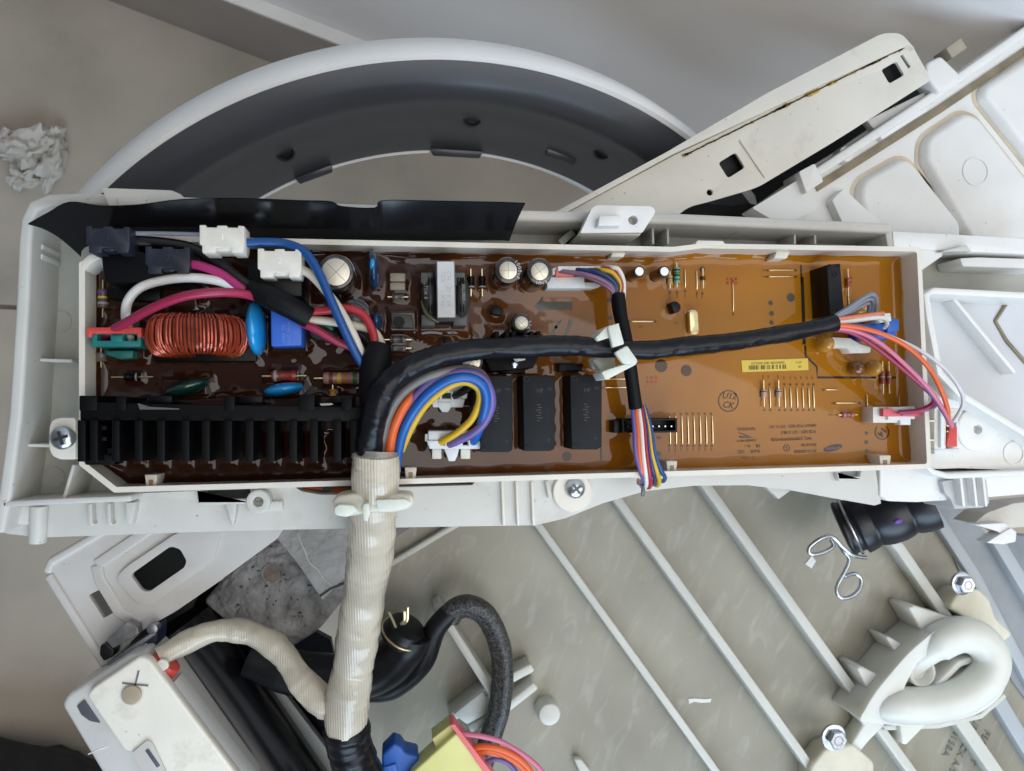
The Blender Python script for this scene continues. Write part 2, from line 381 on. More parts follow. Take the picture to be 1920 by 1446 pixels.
# ------------------------------------------------------------------ round door ring leaning behind
DGREY = M('dark grey door plastic', (.048, .052, .062), .30, var=.06, scale=30, bump=.04, bscale=900)
RIMW = M('white door rim', (.80, .80, .79), .35, var=.03, scale=30)
rc = Vector((24.4, -37.74, -160.)); ra, rb = .498, -1.399
rn = Vector((math.sin(ra) * math.cos(rb), math.sin(ra) * math.sin(rb), math.cos(ra)))
ring = thing('door_ring', 'round washer door surround with white rim and dark grey face, leaning behind the console', 'door ring', rc)
RU = Vector((0, 1, 0)); RU = (RU - rn * RU.dot(rn)).normalized(); RV = rn.cross(RU); ARC0, ARC1 = -1.12, .90      # upper half; the rest is below the console
def ringlathe(prof, seg=160):
    mb = MB(); rings = []
    for r, z in prof:
        row = []
        for k in range(seg + 1):
            a = ARC0 + (ARC1 - ARC0) * k / seg; row.append(mb.bm.verts.new(rc + (RU * math.cos(a) + RV * math.sin(a)) * r + rn * z))
        rings.append(row)
    for i in range(len(rings)):
        A, B = rings[i], rings[(i + 1) % len(rings)]
        for k in range(seg): mb.bm.faces.new((A[k], A[k + 1], B[k + 1], B[k]))
    mb.bm.faces.new([r[0] for r in rings]); mb.bm.faces.new([r[-1] for r in rings][::-1])
    return mb
build('outer_rim', ringlathe([(228.4, 20.8), (230.5, 21.4), (233, 19), (235.2, 8), (236.2, -2), (234, -16), (226, -16), (226, 14)]), RIMW, ring)
build('grey_face', ringlathe([(228.2, 20.6), (220, 20.6), (213, 19.2), (208.5, 15), (204.5, 8), (198, -1), (183, -16.8), (182, -20), (205, -20), (225, -6)]), DGREY, ring)
build('inner_lip', ringlathe([(183.5, -17.6), (181.3, -18), (180.2, -25), (184, -30), (190, -26)]), RIMW, ring)
def onring(px, py):
    """point of the cone face seen at a pixel"""
    best = None; q = Vector((0, 0, 1)).rotation_difference(rn)
    ray = W(px, py, 0) - Vector((0, 0, HC))
    for r, z in [(204 - i * .5, 3.5 - i * .5 * 20.3 / 21) for i in range(44)]:
        for k in range(0, 720):
            a = math.pi * k / 360; v = Vector((r * math.cos(a), r * math.sin(a), z)); v.rotate(q); p = rc + v
            d = p - Vector((0, 0, HC)); e = d.cross(ray).length / ray.length
            if best is None or e < best[0]: best = (e, p, a, z, r)
    return best
for px, py in [(533, 283), (887, 219), (1147, 246)]:
    _, p, a, z, r = onring(px, py)
    mb = MB(); mb.lathe(p + rn * .6, [(4.6, -3), (5.0, .6), (4.2, 1.0), (3.7, .2), (3.3, -2.5)], 20, rn); build('screw_hole', mb, M('hole rim', (.03, .03, .032), .3), ring)
    mb = MB(); mb.lathe(p + rn * .3, [(3.2, -2), (3.2, .2)], 16, rn); build('hole_recess', mb, BLK, ring)
for px, py, L in [(855, 287, 14), (1052, 292, 9), (590, 328, 10)]:
    _, p, a, z, r = onring(px, py)
    tdir = rn.cross(p - rc).normalized(); rad = (p - rc).normalized(); mb = MB(); c = p + rn * 1.2 - rad * .5
    for su, sv, sw in [(-1, -1, -1)]: pass
    vs = []
    for ww in (-4, .6):
        for u, v in [(-L, -1.6), (L, -1.6), (L * .86, 2.2), (-L * .86, 2.2)]: vs.append(mb.bm.verts.new(c + tdir * u - rad * v + rn * ww))
    for f in [(3, 2, 1, 0), (4, 5, 6, 7), (0, 1, 5, 4), (1, 2, 6, 5), (2, 3, 7, 6), (3, 0, 4, 7)]: mb.bm.faces.new([vs[i] for i in f])
    build('clip_tab', mb, DGREY, ring, bevel=.6)
# ------------------------------------------------------------------ cream steel channel, upper right
ch = thing('steel_channel', 'cream painted steel channel with square holes and a rusty seam, slanting at upper right', 'metal channel', W(1450, 260, -30))
Z = -30
def hole(cx, cy, w, h, ang, r=3):
    a = math.radians(ang); pts = [(-w / 2, -h / 2), (w / 2, -h / 2), (w / 2, h / 2), (-w / 2, h / 2)]
    return rnd_poly([(cx + x * math.cos(a) - y * math.sin(a), cy + x * math.sin(a) + y * math.cos(a)) for x, y in pts], r)
def circ(cx, cy, r, n=14): return [(cx + r * math.cos(2 * math.pi * k / n), cy + r * math.sin(2 * math.pi * k / n)) for k in range(n)]
face = rnd_poly([(1040, 412), (1263, 292), (1440, 208), (1700, 80), (1712, 88), (1746, 150), (1660, 205), (1560, 268), (1420, 352), (1330, 378), (1290, 388), (1262, 412)], [0, 0, 0, 6, 10, 4, 0, 0, 20, 10, 20, 0])
mb = MB(); mb.pp(face, Z, Z - 1.5, [hole(1674, 136, 33, 30, -30, 5), hole(1372, 310, 38, 34, -32, 6), circ(1331, 361, 6), hole(1698, 115, 6, 28, -33, 1), circ(1683, 92, 4)])
build('web_plate', mb, CREAM, ch, bevel=.3)
mb = MB(); fl = rnd_poly([(1030, 400), (1050, 393), (1252, 284), (1440, 174), (1655, 62), (1690, 62), (1716, 92), (1703, 84), (1440, 206), (1263, 288), (1040, 410)], [0, 5, 5, 0, 14, 14, 3, 5, 0, 4, 0]); mb.pp(fl, Z + 3, Z - 40); build('flange', mb, CREAM, ch, bevel=1.6, seg=3)
R26 = math.radians(26)
RUST = M('rust and dirt', (.24, .15, .045), .8, var=.6, scale=700, bump=.4)
mb = MB()
for i in range(90):
    if i < 4: continue
    t = i / 90; x = 1266 + t * 430; y = 294 - t * 211 + 6; L = 2.0 + 3 * rnd.random(); wd_ = .5 + 1.6 * max(0, mnoise.noise(Vector((t * 9, 1.7, 0)))) * 2.2
    p = W(x, y, Z + .25); mb.box((p.x, p.y, Z + .3), (L, wd_, .5), math.radians(26) + rnd.uniform(-.15, .15))
build('rusty_seam', mb, RUST, ch, kind='stuff')
for x_, L_, w_ in ((1523, 4.6, 1.3), (1560, 3.0, .9), (1474, 1.6, 1.1), (1602, 1.3, .9), (1410, 1.0, .7), (1640, 3.2, .5)):
    y_ = 300 - 211 * (x_ - 1266) / 430; q = W(x_, y_, Z + .3); mb = MB(); mb.ell((q.x, q.y, Z + .2), (L_, w_, .35), R26, 22, 6, lambda v: v * (1 + .35 * mnoise.noise(v * 1.1 + Vector((x_, 0, 0))))); build('rust_stain', mb, M('ochre rust stain', (.36, .25, .07), .75, var=.5, scale=500), ch)
mb = MB(); mb.strip([(1388, 262), (1436, 332)], Z + .9, Z - .5, 1.2); build('pressed_rib', mb, CREAM, ch, bevel=.4)
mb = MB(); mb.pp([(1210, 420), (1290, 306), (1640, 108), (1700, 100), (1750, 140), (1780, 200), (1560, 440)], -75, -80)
build('inner_web', mb, M('channel inside paint', (.012, .012, .013), .7), ch)  # darkness of the gap below the channel, put in as a black sheet
mb = MB(); mb.pp([(1296, 306), (1640, 112), (1696, 102), (1732, 145), (1420, 342), (1330, 370)], -36, -37); build('inner_lining', mb, MATS['channel inside paint'], ch)  # added black sheet behind the holes; their shade is in its colour
# ------------------------------------------------------------------ white embossed panel on the right
dp = thing('embossed_panel', 'white plastic panel with rounded embossed cells and a raised edge at upper right', 'plastic panel', W(1750, 300, -45))
Z = -45
panel = [(1408, 392), (1530, 306), (1560, 288), (1740, 168), (1760, 158), (1900, 62), (1960, 20), (2050, 20), (2050, 470), (1400, 470)]
mb = MB(); mb.pp(panel, Z, Z - 6); build('base_sheet', mb, WHITE2, dp, bevel=.8)
mb = MB(); mb.strip([(1500, 345), (1745, 184), (1990, 12)], Z + 8, Z - 2, 4.6); build('raised_edge', mb, WHITE2, dp, bevel=1.2, seg=3)
mb = MB(); mb.pp(rnd_poly([(1738, 118), (1765, 104), (1800, 138), (1800, 150), (1762, 176), (1735, 140)], 7), Z + 11, Z); build('locking_tab', mb, WHITE2, dp, bevel=1.4, seg=3)
mb = MB(); mb.strip([(1530, 352), (1760, 206), (1990, 50)], Z + .9, Z - .2, 4.0); build('shaded_groove', mb, M('brown grime', (.22, .18, .12), .7, var=.25, scale=80), dp)  # shadow below the raised edge, painted as a brown strip
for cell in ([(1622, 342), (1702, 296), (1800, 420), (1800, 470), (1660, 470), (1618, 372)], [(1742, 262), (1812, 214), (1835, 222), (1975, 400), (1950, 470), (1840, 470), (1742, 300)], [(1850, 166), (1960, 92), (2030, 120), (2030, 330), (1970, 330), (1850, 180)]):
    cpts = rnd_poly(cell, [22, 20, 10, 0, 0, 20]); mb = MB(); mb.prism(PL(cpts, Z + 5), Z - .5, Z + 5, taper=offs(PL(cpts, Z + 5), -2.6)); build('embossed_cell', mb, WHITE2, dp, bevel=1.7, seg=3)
    q0 = PL(cpts, Z + 5); mb = MB(); mb.prism(offs(q0, -4.2), Z - .5, Z + .25, [offs(q0, -2.4)]); build('grime_line', mb, M('tan grime in corner', (.58, .49, .36), .6, var=.2, scale=60), dp)  # warm bounce shading round the cells, put in as tan strips
mb = MB(); c = W(1829, 322, Z + 5.1); mb.lathe(c, [(7.2, -.3), (7.2, .35), (6.5, .35), (6.5, -.3)], 32); build('moulding_ring', mb, WHITE2, dp)
mb = MB(); c = W(1574, 296, Z); mb.lathe(c, [(3.7, -1), (3.7, 6), (1.6, 6), (1.5, 0)], 20); build('screw_boss', mb, WHITE2, dp, bevel=.3)
for pts, h in (([(1410, 390), (1500, 335), (1535, 388), (1470, 425)], 10), ([(1498, 322), (1528, 306), (1545, 340), (1512, 362)], 14), ([(1560, 375), (1582, 352), (1650, 415), (1640, 440), (1590, 440)], 6)):
    mb = MB(); mb.pp(rnd_poly(pts, 4), Z + h, Z - 2); build('step_block', mb, WHITE2, dp, bevel=.8)
mb = MB(); mb.pp([(1625, 225), (1655, 262), (1740, 208), (1735, 172)], Z + 4, Z - 1); build('side_lug', mb, WHITE2, dp, bevel=.8)
mb = MB(); mb.strip([(1780, 100), (1808, 80)], Z + 2, Z - 8, 6); build('ribbed_stub', mb, M('tan plastic', (.38, .33, .26), .5), dp, bevel=.5)
# ------------------------------------------------------------------ white console back (long moulding that carries the tray)
cp = thing('console_back', 'long white plastic console moulding, dusty inside, lying under the circuit tray', 'plastic console', W(700, 700, -22))
FP = -24
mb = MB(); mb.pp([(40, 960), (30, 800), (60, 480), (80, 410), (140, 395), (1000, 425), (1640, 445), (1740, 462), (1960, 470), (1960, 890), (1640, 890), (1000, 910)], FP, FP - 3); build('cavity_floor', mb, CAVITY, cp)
rim = [(-6, 1000), (8, 930), (28, 780), (42, 560), (46, 450), (50, 412), (62, 386), (92, 375), (160, 373), (350, 380), (650, 392), (985, 404), (1270, 410), (1672, 428)]
mb = MB(); mb.strip(rim, 0, FP - 4, 4.6); build('rim_wall', mb, WHITE, cp, bevel=1.4, seg=3)
mb = MB(); mb.strip([(1664, 424), (1672, 470)], -1, FP, 3); build('end_wall', mb, WHITE, cp, bevel=.6)
for a_, z_ in (([(30, 673), (135, 677)], -12), ([(14, 834), (92, 836)], -8), ([(118, 940), (138, 872)], -3)):
    mb = MB(); mb.strip(a_, z_, FP, 1.2); build('stiffening_rib', mb, WHITE, cp, bevel=.3)
for y in (452, 470):
    mb = MB(); mb.strip([(48, y), (80, y + 12)], -8, FP, 2.2); build('short_rib', mb, WHITE, cp, bevel=.5)
for c in ((113, 602), (100, 895)):
    mb = MB(); q = W(*c, FP); mb.lathe(q, [(4.3, -.5), (4.3, .35), (3.8, .35), (3.8, -.5)], 32); build('moulding_ring', mb, CAVITY, cp)
mb = MB(); mb.strip([(4, 946), (120, 940), (246, 935)], 0, FP - 3, 2.2); build('cavity_wall', mb, WHITE, cp, bevel=.6)
lz = -13
ledge = [(-40, 944), (60, 938), (240, 926), (700, 905), (1200, 885), (1640, 866), (1652, 944), (1640, 948), (1560, 934), (1480, 919), (1400, 910), (1300, 911), (1210, 921), (1130, 944), (1060, 972), (1005, 985), (700, 990), (420, 996), (80, 1008), (20, 1002), (-40, 990)]
mb = MB(); mb.pp(ledge, lz, lz - 16, [rnd_poly([(380, 920), (470, 917), (468, 940), (378, 942)], 4), rnd_poly([(553, 914), (668, 910), (668, 928), (600, 928), (566, 922)], 5), rnd_poly([(745, 906), (893, 900), (886, 910), (745, 914)], 3)]); build('front_ledge', mb, WHITE, cp, bevel=1.3, seg=3)
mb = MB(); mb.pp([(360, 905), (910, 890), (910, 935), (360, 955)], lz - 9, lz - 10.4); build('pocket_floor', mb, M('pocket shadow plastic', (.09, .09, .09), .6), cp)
for x0, x1 in ((168, 172), (203, 207)):
    mb = MB(); mb.strip([(x0, 944), (x0 + 1, 980), (x0 + 6, 986)], lz + 4, lz - .5, 1.6); build('ledge_rib', mb, WHITE, cp, bevel=.5)
mb = MB(); mb.pp(rnd_poly([(236, 943), (254, 942), (251, 962), (246, 984), (236, 980)], 2), lz + 5, lz - .5); build('ledge_rib', mb, WHITE, cp, bevel=.6)
mb = MB(); mb.pp([(422, 944), (444, 943), (442, 962), (438, 985), (434, 985), (428, 964)], lz + 4, lz - .5); build('wedge_rib', mb, WHITE, cp, bevel=.5)
mb = MB(); mb.strip([(371, 917), (374, 944), (470, 940)], lz + 4, lz - .5, 1.8); build('slot_frame', mb, WHITE, cp, bevel=.5)
mb = MB(); mb.tube([W(73, 948, lz + 2), W(70, 1018, lz + 1)], 3.1, 20); build('round_peg', mb, WHITE, cp, bevel=.4)
mb = MB(); mb.pp([(18, 950), (56, 948), (56, 985), (18, 984)], lz + 3, lz - 2); build('corner_block', mb, WHITE, cp, bevel=.7)
mb = MB(); q = W(490, 937, lz); mb.lathe(q, [(4.6, -2), (4.6, 7), (4.2, 7.4), (2.0, 7.4), (1.8, 1)], 28); build('screw_boss', mb, WHITE, cp, bevel=.2)
mb = MB(); mb.pp([(466, 942), (530, 940), (530, 958), (466, 960)], lz + 3, lz - 1); build('boss_foot', mb, WHITE, cp, bevel=.5)
for x in (945, 972, 1001):
    mb = MB(); mb.strip([(x - 3, 903), (x, 986)], lz + 2.6, lz - 10, 1.1); build('ledge_rib', mb, TRAY, cp, bevel=.3)
mb = MB(); mb.strip([(1026, 902), (1032, 934)], lz + 3, lz - 1, 1.6); build('ledge_rib', mb, WHITE, cp, bevel=.3)
# screws with round pads
def screw(px, py, z, rpx, parent, ang=.6):
    c = W(px, py, z); r = rpx * mmpx(z); mb = MB()
    mb.lathe(c, [(r, -.6), (r * 1.0, .3), (r * .93, 1.0), (r * .72, 1.7), (r * .4, 2.1), (r * .1, 2.25)], 32)
    s = build('screw', mb, CHROME, parent, ang=60)
    mb = MB(); mb.box((c.x, c.y, c.z + 2.05), (r * 1.15, r * .26, .5), ang); mb.box((c.x, c.y, c.z + 2.06), (r * .26, r * 1.15, .5), ang); build('cross_slot', mb, M('slot shadow steel', (.08, .085, .09), .4, .8), s)
q = W(1072, 922, lz); mb = MB(); mb.lathe(q, [(8.4, -1), (8.4, 1.6), (8.0, 2.0), (3, 2.0)], 40); build('screw_pad', mb, TRAY, cp)
screw(1079, 916, lz + 3, 19, cp)
mb = MB(); mb.strip([(1572, 884), (1574, 899), (1614, 897), (1617, 882)], lz + 3, lz - 1, 1.6); build('slot_frame', mb, WHITE, cp, bevel=.4)
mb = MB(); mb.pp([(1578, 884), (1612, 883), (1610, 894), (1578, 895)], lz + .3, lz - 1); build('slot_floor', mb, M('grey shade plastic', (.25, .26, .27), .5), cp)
mb = MB(); mb.pp([(1434, 912), (1482, 920), (1460, 936)], lz - 14, lz - 17); build('corner_web', mb, WHITE, cp)
# channel behind the tray: ribs
for x in (1224, 1252, 1490, 1528):
    mb = MB(); mb.strip([(x, 428), (x + 1, 458)], -9, FP, 1.0); build('channel_rib', mb, WHITE, cp, bevel=.2)
for x in (1050, 1075, 1105, 1135, 1165):
    mb = MB(); mb.strip([(x + 26, 434), (x, 456)], -13, FP, 3.0); build('channel_rib', mb, CAVITY, cp, bevel=.4)
mb = MB(); q = W(1380, 431, -10); mb.cyl((q.x, q.y), 1.2, FP, -8, 12); build('pin', mb, DKSTEEL, cp)
# right hand end: beam, box with slanting wall
RZ = -6
mb = MB(); mb.pp(rnd_poly([(1674, 434), (1960, 448), (1960, 478), (1760, 470), (1676, 462)], 3), RZ, FP); build('end_beam', mb, WHITE2, cp, bevel=1.2)
mb = MB(); mb.pp([(1722, 462), (1768, 470), (1768, 480), (1728, 508)], RZ - 1, FP); build('gusset', mb, WHITE2, cp, bevel=.6)
mb = MB(); mb.pp([(1800, 484), (1835, 482), (1960, 486), (1960, 505), (1806, 500)], RZ - 2, FP); build('beam_step', mb, WHITE2, cp, bevel=.8)
mb = MB(); mb.prism([P(1768, 471, RZ + 4), P(1815, 458, RZ + 4), P(1826, 470, RZ + 4)], RZ - 1, RZ + 3); build('gusset', mb, WHITE, cp, bevel=.4)
mb = MB(); mb.strip([(1960, 556), (1752, 545), (1738, 552), (1744, 596), (1764, 700), (1800, 738), (1960, 836)], 2, FP, 3.0); build('box_wall', mb, WHITE2, cp, bevel=.9)
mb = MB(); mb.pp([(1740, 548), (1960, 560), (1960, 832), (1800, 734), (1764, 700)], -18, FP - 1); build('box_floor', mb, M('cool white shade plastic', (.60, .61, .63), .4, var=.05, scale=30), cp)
mb = MB(); mb.strip([(1790, 560), (1905, 700)], -10, -19, 2.0); build('box_rib', mb, WHITE2, cp, bevel=.8)
mb = MB(); mb.strip([(1895, 560), (1868, 602), (1890, 640), (1960, 720)], -16.8, -19, 1.6); build('box_rib', mb, M('brown grime', (.22, .18, .12)), cp, bevel=.5)  # thin raised rib in a flat brown colour
mb = MB(); mb.pp(rnd_poly([(1742, 690), (1800, 745), (1960, 845), (1960, 884), (1800, 878), (1742, 880)], 6), -9, FP, [circ(1831, 806, 8)]); build('boss_plate', mb, WHITE2, cp, bevel=.8)
mb = MB(); q = W(1829, 805, -9); mb.lathe(q, [(9.8, -2), (9.8, 1.2), (9.2, 1.5), (2.2, 1.5), (1.9, -6)], 36); build('screw_boss', mb, WHITE2, cp, bevel=.2)
mb = MB(); q = W(1900, 850, -9); mb.lathe(q, [(5.2, -1), (5.2, .4), (4.7, .4), (4.7, -1)], 32); build('moulding_ring', mb, WHITE2, cp)
mb = MB(); mb.strip([(1736, 872), (1752, 886), (1780, 893), (1960, 886)], -4, FP, 2.6); build('end_rim', mb, WHITE2, cp, bevel=.9)
mb = MB(); mb.pp(rnd_poly([(1650, 880), (1742, 876), (1775, 892), (1960, 888), (1960, 924), (1840, 934), (1720, 942), (1664, 940), (1650, 930)], [3, 4, 10, 0, 0, 8, 8, 6, 3]), -12, -34); build('end_apron', mb, WHITE2, cp, bevel=1.4, seg=3)
for x in (1808, 1832, 1850):
    mb = MB(); mb.strip([(x - 6, 894), (x, 950)], -5, -22, 1.4); build('lug_rib', mb, WHITE2, cp, bevel=.4)
mb = MB(); mb.pp(rnd_poly([(1766, 903), (1798, 897), (1850, 898), (1856, 944), (1844, 952), (1790, 955), (1782, 934), (1772, 926)], 3), -9, -30); build('lug_plate', mb, M('grey white plastic', (.50, .50, .49), .45), cp, bevel=.8)
# standing lugs at the back
mb = MB(); mb.pp(rnd_poly([(190, 352), (204, 353), (322, 357), (342, 366), (350, 382), (346, 392), (206, 390)], [3, 3, 6, 6, 3, 2, 2]), 10, 4); build('mounting_lug', mb, WHITE, cp, bevel=.7)
mb = MB(); mb.pp([(217, 370), (275, 372), (270, 388), (222, 386)], 11, 8); build('lug_pad', mb, WHITE, cp, bevel=.5)
mb = MB(); mb.pp(rnd_poly([(1088, 437), (1110, 390), (1120, 385), (1222, 387), (1230, 396), (1205, 436)], [3, 5, 4, 5, 5, 3]), 9, 3, [circ(1187, 413, 9)]); build('mounting_lug', mb, WHITE2, cp, bevel=.8, seg=3)
mb = MB(); mb.pp([(1124, 405), (1166, 404), (1164, 424), (1121, 424)], 13.5, 8); build('lug_pad', mb, WHITE2, cp, bevel=.5)
mb = MB(); mb.pp([(1090, 432), (1205, 434), (1200, 442), (1094, 440)], 6, -18); build('lug_web', mb, WHITE, cp, bevel=.5)
mb = MB(); mb.pp([(1180, 404), (1198, 404), (1198, 422), (1180, 422)], 4, 2); build('hole_back', mb, WHITE2, cp)
ocb = thing('orange_cable', 'bundle of orange wires seen through the slot below the black heatsink', 'cable', W(610, 920, -24))
for k in range(4):
    wire(ocb, [(530 + 6 * k, 912 + 3 * k, -24 + k), (590, 916 + 4 * k, -23 - k), (640, 914 + 4 * k, -24 + k), (700, 912 + 2 * k, -24)], 5.5, WC['orange'])
# ------------------------------------------------------------------ control board potted in its tray
cb = thing('control_board', 'potted amber control board packed with components in a long cream plastic tray', 'circuit board', W(900, 680, 0))
ZT = 13.
outer = [P(*q, ZT) for q in [(148, 492), (148, 872), (214, 924), (1747, 879), (1727, 463), (1345, 457), (1320, 456), (1262, 463), (196, 440), (188, 474)]]
inner = rnd_poly(offs(outer, 2.0), [.4, .4, .4, 1.2, 1.2, .5, .5, .5, .4, .4], 3)
outer = rnd_poly(outer, [.6, .6, .6, 2.4, 2.4, 1, 1, 1, .6, .6], 4)
mb = MB(); mb.prism(outer, -16, ZT, [inner]); build('tray_wall', mb, TRAY, cb)
mb = MB(); mb.prism(offs(outer, 1.0), -16, -13); build('tray_floor', mb, TRAY, cb)
EAR = [(92, 800), (98, 787), (112, 783), (142, 783), (142, 862), (112, 862), (97, 855), (91, 840)]
mb = MB(); mb.pp(rnd_poly(EAR, 6), 2, -4); build('mounting_ear', mb, TRAY, cb, bevel=.6)
screw(118, 821, 2.4, 21, cb, .3)
# clips over the edge
CLW = M('tan window plastic', (.30, .20, .09), .4)
for px, py, s in ((283, 902, 12), (770, 888, 11.5), (1260, 875, 10.5), (1660, 865, 11)):
    mb = MB(); mb.pp([(px - s, py - s), (px + s, py - s), (px + s * .8, py + s), (px - s * .8, py + s)], 9.5, -1); c_ = build('edge_clip', mb, TRAY, cb, bevel=.4)
    mb = MB(); mb.pp([(px - s * .35, py - s * .2), (px + s * .35, py - s * .2), (px + s * .3, py + s * .85), (px - s * .3, py + s * .85)], 9.7, 9); build('clip_window', mb, CLW, c_)
for px in (1162, 1468):
    mb = MB(); y = 473 if px < 1300 else 476; mb.pp([(px - 10, y - 10), (px + 16, y - 10), (px + 8, y + 9), (px - 17, y + 9)], 8, -1); build('edge_clip', mb, TRAY, cb, bevel=.4)
mb = MB(); mb.pp(rnd_poly([(1308, 451), (1356, 452), (1360, 459), (1304, 458)], 2), 13.4, 6); build('edge_lug', mb, TRAY, cb, bevel=.3)
mb = MB(); mb.pp([(150, 492), (166, 478), (190, 473), (193, 482), (170, 494), (156, 510)], 13.3, -2); build('corner_web', mb, TRAY, cb, bevel=.4)
# --- big heatsink at lower left
hs = MB(); zt = 24.
hs.pp([(150, 752), (215, 756), (690, 764), (690, 790), (150, 788)], zt - 1, 1)
sp = build('heatsink', hs, BLKM, cb, bevel=.3)
for x in (153, 176, 217, 260, 302, 348, 386, 428, 468, 508, 550, 589, 633, 664):
    mb = MB(); mb.pp([(x - 8, 788), (x + 7, 788), (x + 7, 866), (x - 8, 866)], zt, -1); build('fin', mb, BLKM, sp, bevel=.3)
    foot(P(x, 830, 0), 1.6, 8, 0, 1.3, 1.6)
for x0, x1, y in ((148, 182, 742), (217, 236, 745), (420, 440, 742), (560, 590, 740), (640, 660, 745)):
    mb = MB(); mb.pp([(x0, y), (x1, y), (x1, 770), (x0, 770)], zt - .4, -1); build('fin', mb, BLKM, sp, bevel=.3)
mb = MB(); mb.pp([(146, 798), (200, 798), (200, 806), (146, 806)], zt - 4, 8); mb.pp([(146, 819), (200, 819), (200, 827), (146, 827)], zt - 4, 8); mb.pp([(146, 844), (162, 858), (230, 866), (230, 858), (168, 846)], zt - 6, 4)
mb.pp([(148, 840), (215, 840), (215, 872), (160, 872)], zt - 9, 6); build('fin_lug', mb, BLKM, sp, bevel=.3)
foot(P(420, 778, 0), 54, 6, 0, 1.6, 2)
HSL = M('clip steel', (.45, .45, .44), .25, 1.)
mb = MB(); mb.pp([(258, 756), (280, 763), (336, 766), (336, 768), (262, 768)], zt + .2, zt - 2); build('spring_strip', mb, HSL, sp)
mb = MB(); mb.pp([(600, 757), (622, 756), (625, 759), (602, 761)], zt, zt - 2); build('spring_strip', mb, HSL, sp)
# transistors bolted against heatsink
for x in (300, 470, 640):
    mb = MB(); mb.pp([(x - 22, 742), (x + 22, 742), (x + 22, 757), (x - 22, 757)], 16, -1); build('power_transistor', mb, BLK, cb, bevel=.3)
# --- small heatsink below the harness
s2 = MB(); s2.pp([(920, 640), (1008, 640), (1008, 652), (920, 652)], 17, -1); s2o = build('small_heatsink', s2, BLKM, cb, bevel=.2)
for x in (932, 951, 963, 985, 997, 1010):
    mb = MB(); mb.pp([(x - 4, 621), (x + 4, 621), (x + 4, 642), (x - 4, 642)], 17.5, -1); build('fin', mb, BLKM, s2o, bevel=.25)
mb = MB(); mb.pp([(905, 662), (985, 668), (1012, 664), (1000, 690), (920, 697)], 12, -1); mb.pp([(940, 690), (985, 690), (985, 700), (940, 700)], 8, -1); build('clip_frame', mb, BLKM, s2o, bevel=.3)
mb = MB(); q = W(965, 684, 13); mb.lathe(q, [(1.3, -2), (1.3, .5), (.8, .9)], 14); build('clip_screw', mb, CHROME, s2o)
mb = MB(); mb.pp([(962, 671), (984, 668), (985, 675), (966, 679)], 12.6, 11); build('clip_plate', mb, CORE, s2o)
foot(P(965, 660, 0), 9, 9, 0, 1.2)
# --- relays
for px0, px1, py0, py1, h in ((899, 962, 705, 848, 15.5), (980, 1041, 704, 846, 15.5), (1069, 1129, 703, 843, 15.5)):
    mb = MB(); mb.pp([(px0, py0), (px1, py0), (px1 - 1, py1 - 5), (px1 - 8, py1), (px0 + 3, py1)], h, -1); r_ = build('relay', mb, RELAY, cb, bevel=.35)
    c = P((px0 + px1) / 2, (py0 + py1) / 2, h); foot(c, 6, 13.5, 0, .9, 1.3)
    if px0 > 960:
        mb = MB(); q = W(px0 + 7, py0 + 7, h + .02); mb.lathe(q, [(1.2, -.5), (1.2, .12), (.7, .12), (.6, -.4)], 14); build('corner_pip', mb, BLK, r_)
    mb = MB(); mb.pp([(px0 + 3, py1 - 11), (px0 + 12, py1 - 11), (px0 + 12, py1 - 1), (px0 + 3, py1 - 1)], h + .15, h - 1); build('moulded_foot', mb, RELAY, r_, bevel=.1)
    RP = M('relay faint print', (.030, .031, .033), .5)
    text('HF', 2.3, (px0 + px1) / 2 + 2, py0 + 29, h + .06, 0, RP, r_); text('TV', 1.6, px1 - 10, py0 + 26, h + .06, 0, RP, r_)
    text('P', 1.6, px1 - 12, py1 - 20, h + .06, 0, RP, r_)
    mb = MB()
    for i in range(7):
        q = P((px0 + px1) / 2 + (i % 2) * 3 - 1, py0 + 55 + i * 5, h); mb.box((q[0], q[1], h + .03), (1.2 + (i % 3) * .4, .35, .06))
    build('type_print', mb, RP, r_)
# tall relay at right
mb = MB(); mb.pp([(1550, 497), (1575, 494), (1583, 584), (1556, 592)], 13.5, -1); rr = build('tall_relay', mb, BLK, cb, bevel=.3); foot(P(1535, 548, 0), 4.5, 10, 0, .6, 1.2)
mb = MB(); mb.prism([P(*q, 13.6) for q in [(1551, 498), (1575, 496), (1582, 583), (1557, 590)]], 13.4, 13.62); build('top_face', mb, RELAY, rr)
for x, y, r in ((1565, 515, 5.5), (1555, 499, 4), (1572, 498, 4)):
    mb = MB(); q = W(x, y, 13.7); mb.lathe(q, [(r * .19, -.5), (r * .19, .12), (r * .12, .12), (r * .1, -.3)], 14); build('corner_pip', mb, BLK, rr)
# --- black fuse block above relay 3
mb = MB(); mb.pp([(1046, 680), (1094, 682), (1092, 696), (1048, 697)], 7, -1); fb = build('black_block', mb, BLK, cb, bevel=.3); foot(P(1060, 690, 0), 5.5, 2, 0, 1., 1.6)
mb = MB(); mb.pp([(1049, 684), (1082, 685), (1082, 694), (1049, 694)], 7.6, 6); build('block_lid', mb, RELAY, fb, bevel=.2)
